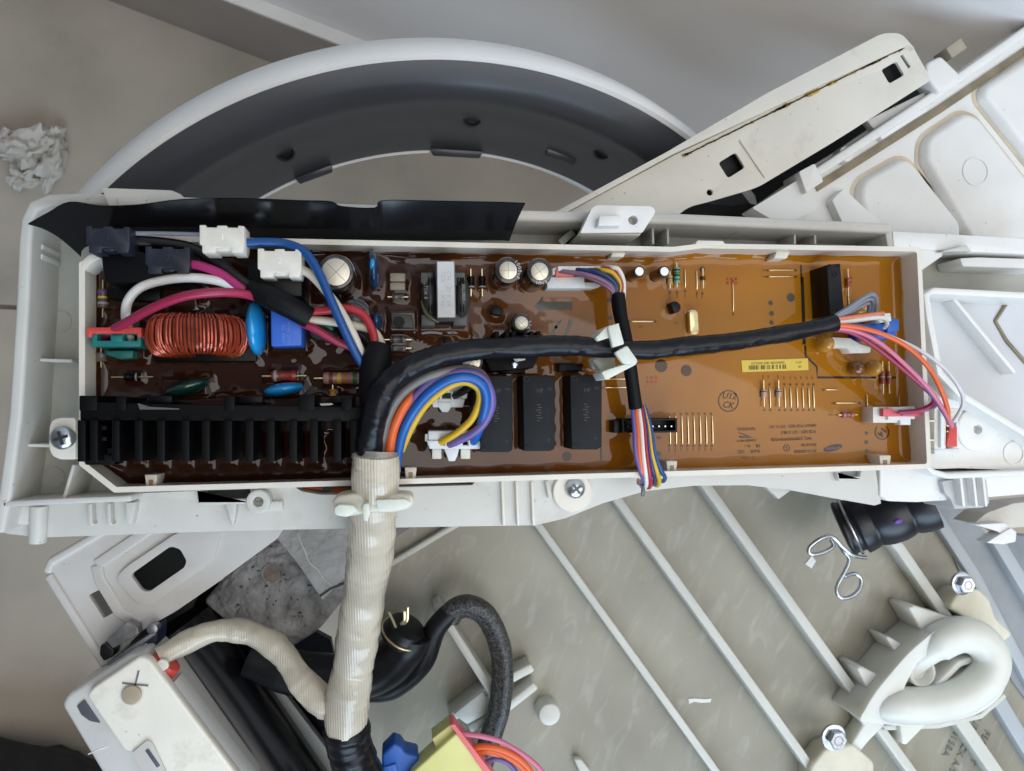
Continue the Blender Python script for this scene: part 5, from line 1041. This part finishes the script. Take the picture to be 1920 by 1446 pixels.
# ------------------------------------------------------------------ cream box bracket with rivet
b2 = thing('riveted_bracket', 'cream box-shaped steel bracket with a rivet under a scratched X', 'bracket', W(270, 1330, -36)); Z = -40
PATCH = M('cream white enamel', (.78, .74, .645), .24, var=.05, scale=40, bump=.05, dirt=.75, dirtcol=(.40, .35, .27), dscale=48)
slab(b2, [(114, 1322), (126, 1302), (240, 1230), (268, 1224), (300, 1260), (470, 1500), (220, 1500)], Z, 30, 'box_base', 2.0, BRK, [12, 8, 6, 6, 6, 0, 0])
slab(b2, [(161, 1304), (176, 1288), (262, 1230), (280, 1236), (480, 1500), (330, 1500), (300, 1446), (246, 1410), (232, 1408)], Z + 5, 6, 'top_plate', 1.2, PATCH, [10, 6, 8, 8, 0, 0, 4, 8, 5])
slab(b2, [(246, 1413), (276, 1388), (284, 1392), (290, 1402), (310, 1446), (340, 1500), (300, 1500)], Z + 6, 3, 'cut_tongue', .8, BRK, 4)
slab(b2, [(272, 1408), (278, 1404), (300, 1436), (294, 1440)], Z + 6.3, 1.5, 'slot_shadow', .1, M('grey steel gap', (.10, .10, .12), .4, .3), 1)
slab(b2, [(144, 1324), (158, 1312), (170, 1330), (188, 1356), (168, 1352), (152, 1340)], Z + .5, 1, 'corner_gap', .1, MATS['grey steel gap'], 2)
mb = MB(); q = W(248, 1302, Z + 5); mb.lathe(q, [(4.9, -.3), (4.7, .05), (4.3, .1), (4.1, .1)], 30); build('rivet_dimple', mb, CREAM, b2)
mb = MB(); mb.lathe(q, [(3.9, -.5), (3.9, 1.0), (3.7, 1.4), (3.0, 1.5)], 30); build('rivet', mb, M('bare beige rivet', (.48, .40, .29), .35, .4), b2)
SCR = M('scratch', (.20, .21, .25), .4, .5)
for a in ([(229, 1281), (278, 1286)], [(260, 1258), (253, 1286)]): mb = MB(); mb.strip(a, Z + 5.3, Z + 4.9, .7); build('scratch_line', mb, SCR, b2)
mb = MB(); mb.strip([(318, 1288), (440, 1450), (480, 1500)], Z + 3, Z - 14, 1.2); build('steel_edge', mb, WHITE2, b2, bevel=.3)
tagm(build('loose_thread', MB().tube(pw([(166, 1414, -36), (184, 1406, -34), (203, 1399, -36)], 8), .35, 6), WC['white']), 'loose white thread lying across the edge of the riveted bracket', 'thread')
# ------------------------------------------------------------------ drum cavity, dark bag
dk = thing('drum_cavity', 'black open interior of the washer below the brackets', 'machine interior', W(480, 1330, -150))
mb = MB(); mb.pp([(200, 1230), (300, 1130), (420, 1090), (620, 1200), (640, 1290), (740, 1330), (820, 1560), (300, 1560)], -128, -134); build('back_sheet', mb, M('black enamel', (.004, .004, .0045), .4, spec=.15), dk)  # darkness of the open interior, put in as a black sheet
mb = MB(); mb.pp(rnd_poly([(488, 1274), (499, 1264), (512, 1272), (668, 1478), (640, 1486)], 8), -112, -118); build('pale_strip', mb, M('grey green plastic', (.16, .165, .155), .4), dk, bevel=1.)
mb = MB(); mb.strip([(434, 1340), (475, 1400)], -110, -116, .9); build('bright_rod', mb, CHROME, dk)
mb = MB(); mb.tube([W(318, 1190, -112), W(420, 1330, -110), W(560, 1540, -106)], 24, 40); build('motor_drum', mb, M('glossy black enamel', (.005, .005, .006), .22, spec=.4), dk)
bg_ = MB(); c = P(40, 1430, FZ)
def fb_(v):
    d = v.normalized(); return v * (1 + .16 * mnoise.noise(d * 2.1) + .06 * mnoise.noise(d * 6))
bg_.ell((c[0] - 10, c[1] - 60, FZ + 45), (170, 92, 60), 0, 50, 24, fb_)
tagm(build('dark_bag', bg_, M('black cloth', (.012, .012, .014), .85, var=.3, scale=60, bump=.3, bscale=300)), 'black cloth bag on the floor at the lower left corner', 'bag')
# ------------------------------------------------------------------ milky tub back with ribs
TZ = -118.
TUB = M('milky tub plastic', (.262, .245, .19), .33, var=.16, scale=22, detail=6)
nt = TUB.node_tree; b = nt.nodes['Principled BSDF']; tcn = nt.nodes.new('ShaderNodeTexCoord'); mp = nt.nodes.new('ShaderNodeMapping'); mp.vector_type = 'TEXTURE'; mp.inputs['Rotation'].default_value = (0, 0, R_(66)); mp.inputs['Scale'].default_value = (1 / 45, 1 / 125, 1 / 60)
nt.links.new(tcn.outputs['Object'], mp.inputs[0]); nn = nt.nodes.new('ShaderNodeTexNoise'); nn.inputs['Scale'].default_value = 1.; nn.inputs['Detail'].default_value = 3; nn.inputs['Distortion'].default_value = .8; nt.links.new(mp.outputs[0], nn.inputs['Vector'])
rp = nt.nodes.new('ShaderNodeValToRGB'); rp.color_ramp.elements[0].position = .54; rp.color_ramp.elements[1].position = .74; rp.color_ramp.elements[0].color = (0, 0, 0, 1); rp.color_ramp.elements[1].color = (.42, .42, .42, 1); nt.links.new(nn.outputs['Fac'], rp.inputs[0])
mx = nt.nodes.new('ShaderNodeMixRGB'); mx.inputs[2].default_value = (.42, .405, .35, 1); old = b.inputs['Base Color'].links[0].from_socket; nt.links.new(rp.outputs[0], mx.inputs[0]); nt.links.new(old, mx.inputs[1]); nt.links.new(mx.outputs[0], b.inputs['Base Color'])
TUBR = M('milky rib plastic', (.58, .58, .53), .36, var=.06, scale=30, sss=.5)
TUBW = M('milky bearing plastic', (.72, .72, .66), .36, var=.05, scale=40, bump=.04, sss=.6)
tb = thing('tub_back', 'milky translucent plastic back of the washer tub with slanting ribs and a shaft housing', 'washer tub', W(1250, 1200, TZ))
mb = MB(); mb.pp([(560, 900), (1700, 880), (1850, 1060), (2060, 1440), (2060, 1640), (640, 1640), (690, 1440), (650, 1240), (700, 1060)], TZ, TZ - 4); build('back_wall', mb, TUB, tb)
def rib(path, h, t, name='rib', bev=.9, mat=TUBR, z0=TZ):
    mb = MB(); mb.strip(path, z0 + h, z0 - 1, t); return build(name, mb, mat, tb, bevel=bev, seg=2)
rib([(985, 950), (1345, 1450), (1480, 1640)], 9, 4.2); rib([(1150, 925), (1500, 1410), (1660, 1640)], 10, 5); rib([(1310, 890), (1625, 1330), (1850, 1640)], 11, 5.6); rib([(1600, 930), (1690, 1030), (1800, 1190)], 11, 6)
rib([(1760, 1290), (1960, 1580)], 9, 8); rib([(720, 1066), (830, 1000), (900, 960)], 7, 3.)
rib([(818, 1136), (930, 1310)], 20, 4.4, 'guide_bar', 1.2); 
for p, h, t in (([(845, 1350), (905, 1302), (1000, 1252)], 15, 5.0), ([(880, 1370), (950, 1330), (1006, 1286)], 14, 4.6)): rib(p, h, t, 'guide_bar', 1.4)
mb = MB(); mb.pp([(850, 1340), (905, 1296), (930, 1330), (876, 1360)], TZ + 16, TZ); build('guide_plate', mb, TUBR, tb, bevel=1.)
mb = MB(); q = W(1031, 1341, TZ + 12); mb.lathe((q.x, q.y, 0), [(6.2, TZ - 1), (6.2, TZ + 10), (5.6, TZ + 11.6), (4.6, TZ + 12)], 26); build('round_peg', mb, TUBR, tb)
mb = MB(); mb.pp([(1076, 1424), (1090, 1424), (1110, 1450), (1110, 1480), (1092, 1460)], TZ + 6, TZ); build('guide_bar', mb, TUBR, tb, bevel=.8)
# scratches of white residue
RES = M('white residue', (.70, .70, .66), .6)
for pts in ([(1291, 1311), (1303, 1310), (1322, 1311), (1334, 1310), (1332, 1317), (1316, 1318), (1302, 1316), (1292, 1320)], [(1510, 1058), (1522, 1042), (1530, 1052), (1522, 1066)]):
    mb = MB(); mb.pp(pts, TZ + .4, TZ); build('residue_smear', mb, RES, tb)
# shaft housing: open U-shaped rounded collar
HB = TZ + 28
def collar(path, r0, zz, name, mat=TUBW, fl=.7):
    pts = [W(x, y, z_) for x, y, z_ in path]; p = spl(pts, 8); mb = MB(); mb.tube(p, r0, 18); return build(name, mb, mat, tb)
outl = rnd_poly([(1610, 1352), (1640, 1300), (1700, 1228), (1770, 1168), (1830, 1172), (1874, 1208), (1893, 1252), (1884, 1300), (1840, 1338), (1776, 1356), (1690, 1362)], [10, 20, 30, 30, 30, 30, 30, 30, 30, 30, 20])
mb = MB(); mb.prism(PL(outl, HB), TZ, HB, [PL(rnd_poly([(1690, 1300), (1720, 1240), (1790, 1196), (1838, 1208), (1852, 1240), (1800, 1276), (1750, 1310)], 18), HB)]); build('shaft_housing', mb, TUBW, tb, bevel=6., seg=5, ang=60)
mb = MB(); mb.pp(rnd_poly([(1680, 1312), (1712, 1236), (1790, 1188), (1846, 1202), (1860, 1244), (1800, 1284), (1750, 1320)], 18), TZ + 10, TZ - 1); build('housing_floor', mb, TUBW, tb)
mb = MB(); mb.tube(pw([(1640, 1326, TZ + 20), (1680, 1322, TZ + 24), (1740, 1322, TZ + 26), (1800, 1306, TZ + 27), (1846, 1272, TZ + 28), (1858, 1234, TZ + 28), (1836, 1200, TZ + 27), (1796, 1190, TZ + 26), (1750, 1210, TZ + 23), (1716, 1240, TZ + 18), (1690, 1270, TZ + 12)], 8), [8, 8.3, 8.5, 8.7, 9, 9.2, 9.4, 9.6, 9.8] + [10.] * 55 + [9, 8.6, 8.2, 8, 7.8, 7.5, 7.2, 7, 6.8, 6.6, 6.4, 6.2, 6, 5.8, 5.6, 5.5, 5.5], 20); build('collar_ring', mb, TUBW, tb)
mb = MB(); mb.strip([(1742, 1330), (1760, 1286), (1800, 1246), (1830, 1236)], HB - 3, TZ + 8, 4); build('inner_rib', mb, TUBW, tb, bevel=1.4)
mb = MB(); q = W(1730, 1262, TZ + 24); mb.lathe((q.x, q.y, 0), [(9, TZ + 8), (8, TZ + 24), (6.5, TZ + 25), (5, TZ + 20)], 26); build('bearing_boss', mb, TUBW, tb)
mb = MB(); mb.strip([(1650, 1366), (1760, 1362), (1840, 1344), (1886, 1304)], HB - 17, HB - 21, 3); build('seam_ridge', mb, TUBR, tb, bevel=.8)
def fin(pts, z1, z0=TZ): mb = MB(); mb.pp(pts, z1, z0); build('web_fin', mb, TUBW, tb, bevel=1.2, seg=2)
fin([(1704, 1140), (1716, 1136), (1790, 1160), (1836, 1176), (1800, 1200), (1730, 1186)], HB - 8); fin([(1661, 1196), (1668, 1194), (1726, 1228), (1712, 1250), (1690, 1240)], HB - 10); fin([(1607, 1254), (1616, 1250), (1690, 1286), (1670, 1330), (1640, 1320)], HB - 8)
fin([(1598, 1330), (1640, 1310), (1660, 1340), (1660, 1360), (1630, 1390), (1606, 1420), (1588, 1410), (1620, 1360)], HB - 16); fin([(1687, 1356), (1744, 1352), (1700, 1398), (1692, 1396)], HB - 14)
fin([(1794, 1176), (1822, 1140), (1836, 1136), (1820, 1186)], HB - 14)
# bolt pads
def pad(pts, z1): mb = MB(); mb.pp(rnd_poly(pts, 8), z1, TZ - 1); build('bolt_pad', mb, NYLON2, tb, bevel=2.0, seg=3)
pad([(1780, 1140), (1796, 1112), (1834, 1104), (1856, 1124), (1868, 1160), (1900, 1190), (1880, 1206), (1840, 1176)], TZ + 16); pad([(1520, 1440), (1548, 1404), (1600, 1396), (1640, 1430), (1640, 1560), (1520, 1560)], TZ + 14)
def bolt(px, py, z, rpx, rot):
    c = W(px, py, z); r = rpx * mmpx(z); mb = MB(); mb.lathe((c.x, c.y, 0), [(r * .95, z - 7), (r * 1.08, z - 5.4), (r * 1.02, z - 4.6), (r * .8, z - 4.2)], 32); o = build('flange_bolt', mb, CHROME, tb)
    mb = MB(); mb.lathe((c.x, c.y, 0), [(r * .78, z - 4.6), (r * .78, z - .6), (r * .68, z)], 6); build('hex_head', mb, CHROME, o, ang=20)
    mb = MB(); mb.lathe((c.x, c.y, 0), [(r * .42, z - .2), (r * .40, z + .12), (r * .30, z + .12), (r * .26, z - .3)], 20); build('head_dimple', mb, DKSTEEL, o)
bolt(1573, 1390, TZ + 26, 25, 0); bolt(1816, 1098, TZ + 26, 23, 1)
# right edge rails
for p, h, t, m in (([(1796, 1180), (1890, 1340), (2000, 1520)], 6, 9, 'pale blue grey plastic'), ([(1740, 940), (1830, 1080), (1960, 1330)], 5, 7, 'pale blue grey plastic'), ([(1870, 1010), (1960, 1160)], 8, 8, 'pale blue grey plastic')):
    rib(p, h, t, 'edge_rail', 1.2, M(m, (.40, .43, .45), .38, var=.05, scale=30))
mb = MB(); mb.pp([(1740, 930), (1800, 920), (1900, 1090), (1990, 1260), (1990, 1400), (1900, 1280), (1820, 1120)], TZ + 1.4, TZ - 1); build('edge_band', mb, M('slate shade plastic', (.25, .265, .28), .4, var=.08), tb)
for s, x, y in (('F500 PJT', 1838, 1402), ('TUB BACK A/S', 1812, 1393), ('D34158A', 1789, 1384)):
    text(s, 6.2, x, y, TZ + .5, R_(-121), M('raised tub letter', (.17, .165, .14), .45), tb, ext=.10, name='raised_lettering')
# ------------------------------------------------------------------ concrete counterweight
CON = M('rough concrete', (.25, .24, .23), .85, var=.5, scale=70, bump=1., bscale=120, bdist=.006, detail=9, dirt=.6, dirtcol=(.10, .09, .085), dscale=110)
cw = thing('counterweight', 'grey cast concrete counterweight block with a round pit and a crack, behind the cable trunk', 'concrete block', W(560, 1090, TZ + 5)); Z = TZ + 14
slab(cw, [(380, 1130), (440, 1060), (512, 1000), (560, 960), (830, 950), (740, 1010), (664, 1086), (640, 1130), (600, 1180), (550, 1214), (500, 1220), (440, 1180)], Z - 6, 30, 'cast_body', 2.5, CON, [0, 3, 4, 0, 0, 10, 6, 10, 12, 14, 6, 6])
slab(cw, [(514, 1004), (560, 950), (760, 950), (720, 1012), (640, 1090), (604, 1126), (560, 1060)], Z, 12, 'upper_slab', 1.6, M('smooth concrete', (.36, .35, .335), .8, var=.2, scale=60, bump=.8, bscale=200, bdist=.002, detail=8), [4, 0, 0, 8, 6, 4, 6])
mb = MB(); q = W(510, 1076, Z - 6); mb.lathe((q.x, q.y, Z - 6), [(5.2, -1), (5.4, .5), (4.4, .3), (3.8, -.5)], 26); build('round_pit', mb, CON, cw); mb = MB(); mb.lathe((q.x, q.y, Z - 6), [(4.3, -.5), (4.1, .25)], 24); build('pit_floor', mb, M('rusty pit', (.20, .15, .115), .85, var=.3, scale=200), cw)
mb = MB(); mb.tube(pw([(558, 1000, Z + .1), (566, 1022, Z + .1), (572, 1034, Z + .1), (580, 1054, Z + .1), (596, 1068, Z + .1), (606, 1084, Z + .1), (622, 1098, Z + .1)], 6), [.35 + .25 * rnd.random() for _ in range(37)], 6); build('crack_line', mb, M('pale crack', (.52, .50, .45), .8), cw)
mb = MB(); mb.strip([(600, 1118), (620, 1104), (646, 1094), (670, 1070)], Z + .4, Z - 2, 1.1); build('broken_edge', mb, M('dark crack', (.06, .05, .045), .9), cw)
mb = MB()
for k in range(46): q = W(rnd.uniform(440, 600), rnd.uniform(1020, 1180), Z - 5.9); mb.ell((q.x, q.y, Z - 6), (rnd.uniform(.3, 1.1), rnd.uniform(.3, .9), .25), 0, 8, 4)
build('air_hole', mb, M('dark crack', (.06, .05, .045), .9), cw, kind='stuff')
# ------------------------------------------------------------------ black hoses
ho = thing('black_hose', 'smooth black rubber hose passing behind the cream trunk to a brass spring clip', 'hose', W(700, 1260, -85))
build('hose_body', sleeve([(470, 1230, -100), (540, 1258, -98), (610, 1270, -96), (680, 1266, -95), (730, 1244, -92), (764, 1206, -86), (772, 1186, -84)], [36, 40, 42, 42, 42, 40, 35], RUB, .01), RUB, ho)
mb = MB(); c = W(757, 1186, -84); ax = (W(775, 1170, -80) - W(735, 1240, -90)).normalized(); mb.lathe(c, [(10.6, -3.5), (10.9, 0), (9.4, 4.2), (5, 6)], 28, ax); build('hose_end', mb, RUB, ho)
sc_ = thing('spring_clip', 'small brass-coloured wire spring clip on the black hose end', 'hose clip', W(748, 1165, -76))
mb = MB(); pts = []
u_ = ax.cross(Vector((0, 0, 1))).normalized(); v_ = ax.cross(u_)
for k in range(28): a = 2 * math.pi * k / 28; pts.append(c + (u_ * math.cos(a) + v_ * math.sin(a)) * 11.3 - ax * .5)
mb.tube(pts, .55, 8, closed=True); build('clip_ring', mb, BRASS, sc_)
for p in ([(742, 1176, -76), (736, 1162, -74), (729, 1148, -72)], [(752, 1170, -74), (758, 1162, -72), (758, 1146, -70)], [(757, 1170, -74), (764, 1162, -72), (765, 1138, -70)]): mb = MB(); mb.tube(pw(p, 6), .7, 8); build('clip_leg', mb, BRASS, sc_)
bh = thing('braided_hose', 'charcoal braided hose looping over the milky tub beside the yellow connector', 'hose', W(900, 1230, -95))
BRD = M('charcoal braid', (.045, .044, .042), .42, var=.97, scale=900, bump=.6, bscale=700, detail=1)
build('braid_left', sleeve([(690, 1296, -102), (738, 1288, -98), (790, 1242, -92), (816, 1180, -88), (846, 1146, -86)], [20, 22, 22, 20, 18], RUB, .01), RUB, bh)
hp = pw([(842, 1158, -88), (852, 1142, -86), (880, 1136, -84), (914, 1156, -84), (938, 1210, -86), (943, 1270, -90), (936, 1330, -94), (918, 1390, -98), (900, 1450, -102), (885, 1510, -104)], 20)
build('braid_cover', MB().tube(hp, 21.5 * mmpx(-92), 42, disp=lambda s, a, p: .84 + .18 * abs(math.cos(1.5 * a + .5)) + .018 * math.sin(s * 3.2 + a * 7) * math.sin(s * 3.2 - a * 7)), BRD, bh, ang=80)
# ------------------------------------------------------------------ yellow / blue connectors at the bottom edge
yc_ = thing('yellow_connector', 'pale yellow wire connector with a pink lock and orange wires at the bottom edge', 'wire connector', W(850, 1410, -55)); Z = -52
YEL = M('pale yellow nylon', (.68, .66, .25), .38, var=.05, scale=60); ROSE = M('rose plastic', (.75, .16, .17), .4)
slab(yc_, [(772, 1450), (856, 1374), (914, 1446), (960, 1520), (740, 1520)], Z, 14, 'housing', 1., YEL, [3, 6, 3, 0, 0])
slab(yc_, [(810, 1386), (846, 1358), (858, 1374), (866, 1384), (820, 1408)], Z - 4, 12, 'housing_step', .8, YEL, 3)
slab(yc_, [(844, 1360), (852, 1358), (920, 1446), (960, 1520), (950, 1520), (908, 1450), (858, 1378)], Z + 1, 12, 'lock_plate', .6, ROSE, 2)
for k, (kx, pts, r) in enumerate((('rose', [(862, 1376, -54), (900, 1380, -52), (950, 1396, -52), (1010, 1440, -54), (1040, 1500, -56)], 5), ('orange', [(884, 1404, -55), (910, 1400, -52), (950, 1410, -51), (990, 1440, -53), (1020, 1500, -56)], 6), ('orange', [(890, 1412, -57), (920, 1406, -54), (960, 1424, -53), (986, 1450, -54), (1000, 1500, -57)], 6), ('salmon', [(888, 1410, -59), (920, 1412, -57), (952, 1430, -57), (975, 1460, -58), (990, 1500, -58)], 5), ('violet', [(905, 1432, -57), (930, 1424, -56), (956, 1434, -56), (975, 1462, -58)], 4.5))): wire(yc_, pts, r, WC[kx])
bcn = thing('blue_connector', 'blue plastic connector peeking beside the yellow one at the bottom edge', 'wire connector', W(750, 1420, -58))
slab(bcn, [(716, 1416), (738, 1394), (752, 1400), (760, 1412), (784, 1418), (786, 1430), (760, 1520), (716, 1520)], Z - 6, 14, 'housing', 1.2, BLUEP, [4, 5, 3, 3, 4, 4, 0, 0]); slab(bcn, [(716, 1440), (742, 1432), (746, 1446), (730, 1500), (716, 1500)], Z - 5, 3, 'latch', .6, BLUEP, 2)
# ------------------------------------------------------------------ bellows hose with spring clamp
bl = thing('bellows_hose', 'black ribbed rubber bellows hose with a purple paint dab, under the console edge', 'hose', W(1660, 985, -70))
a0, a1 = W(1580, 992, -86), W(1742, 935, -66); ax = (a1 - a0).normalized(); L = (a1 - a0).length; prof = []
for i in range(61):
    s = i / 60 * L; r = 14.2 + (2.0 * abs(math.sin(s * .17 + .6)) ** .6 if s > 7 else (.8 if s < 2 else 0)); prof.append((r, s))
mb = MB(); mb.lathe(a0, [(9, -1.2), (13, -.9)] + prof, 40, ax); build('bellows', mb, RUBB, bl, ang=75)
q = W(1690, 978, -58); mb = MB(); mb.ell((q.x, q.y, q.z - 2.1), (2.6, 1.5, 1.0), .3, 14, 8); build('paint_dab', mb, M('purple paint', (.17, .05, .36), .5), bl)
sp_ = thing('spring_clamp', 'bright steel wire spring clamp with two round finger loops on the bellows hose', 'hose clamp', W(1580, 1060, -68))
u_ = ax.cross(Vector((0, 0, 1))).normalized(); v_ = ax.cross(u_); cc = a0 + ax * 4.2; mb = MB(); pts = [cc + (u_ * math.cos(a) + v_ * math.sin(a)) * 15.3 for a in np.linspace(0, 2 * math.pi, 40, False)]; mb.tube(pts, .85, 8, closed=True); build('clamp_ring', mb, CHROME, sp_)
mb = MB(); mb.tube(pw([(1566, 1010, -66), (1580, 1032, -63), (1592, 1050, -62), (1584, 1072, -61), (1571, 1096, -60), (1569, 1112, -59), (1580, 1122, -59), (1598, 1118, -60), (1612, 1104, -61), (1614, 1086, -62), (1602, 1076, -62), (1584, 1082, -60)], 8), 1.0, 10); build('finger_loop', mb, CHROME, sp_)
mb = MB(); mb.tube(pw([(1624, 1046, -64), (1600, 1042, -62), (1580, 1026, -61), (1562, 1008, -61), (1544, 1008, -60), (1522, 1022, -60), (1516, 1034, -60), (1526, 1040, -60), (1548, 1034, -61), (1562, 1024, -62), (1558, 1012, -63)], 8), 1.0, 10); build('finger_loop', mb, CHROME, sp_)
# ------------------------------------------------------------------ white hook bracket at right edge
hk = thing('hook_bracket', 'white plastic hook bracket at the right edge below the console', 'plastic hook', W(1880, 980, -60))
slab(hk, [(1826, 982), (1850, 962), (1900, 944), (1980, 936), (1980, 984), (1894, 990)], -64, 16, 'arm', 1.4, M('cream white plastic', (.58, .55, .49), .4, var=.05), [4, 6, 6, 0, 0, 4])
slab(hk, [(1828, 984), (1884, 981), (1896, 990), (1904, 1002), (1888, 1012), (1870, 996)], -58, 8, 'hook_jaw', 1.2, WHITE2, 3); slab(hk, [(1850, 1018), (1872, 1004), (1896, 990), (1906, 998), (1904, 1016), (1880, 1021)], -57, 8, 'hook_jaw', 1.2, WHITE2, 3)
rr2 = thing('floor_strip', 'grey plastic strip standing past the right edge of the tub', 'plastic strip', W(1900, 1080, -150)); slab(rr2, [(1840, 1060), (1880, 1000), (1990, 1010), (1990, 1180), (1930, 1200)], -130, 12, 'strip_body', 2, M('blue grey plastic', (.22, .25, .28), .4), 4)
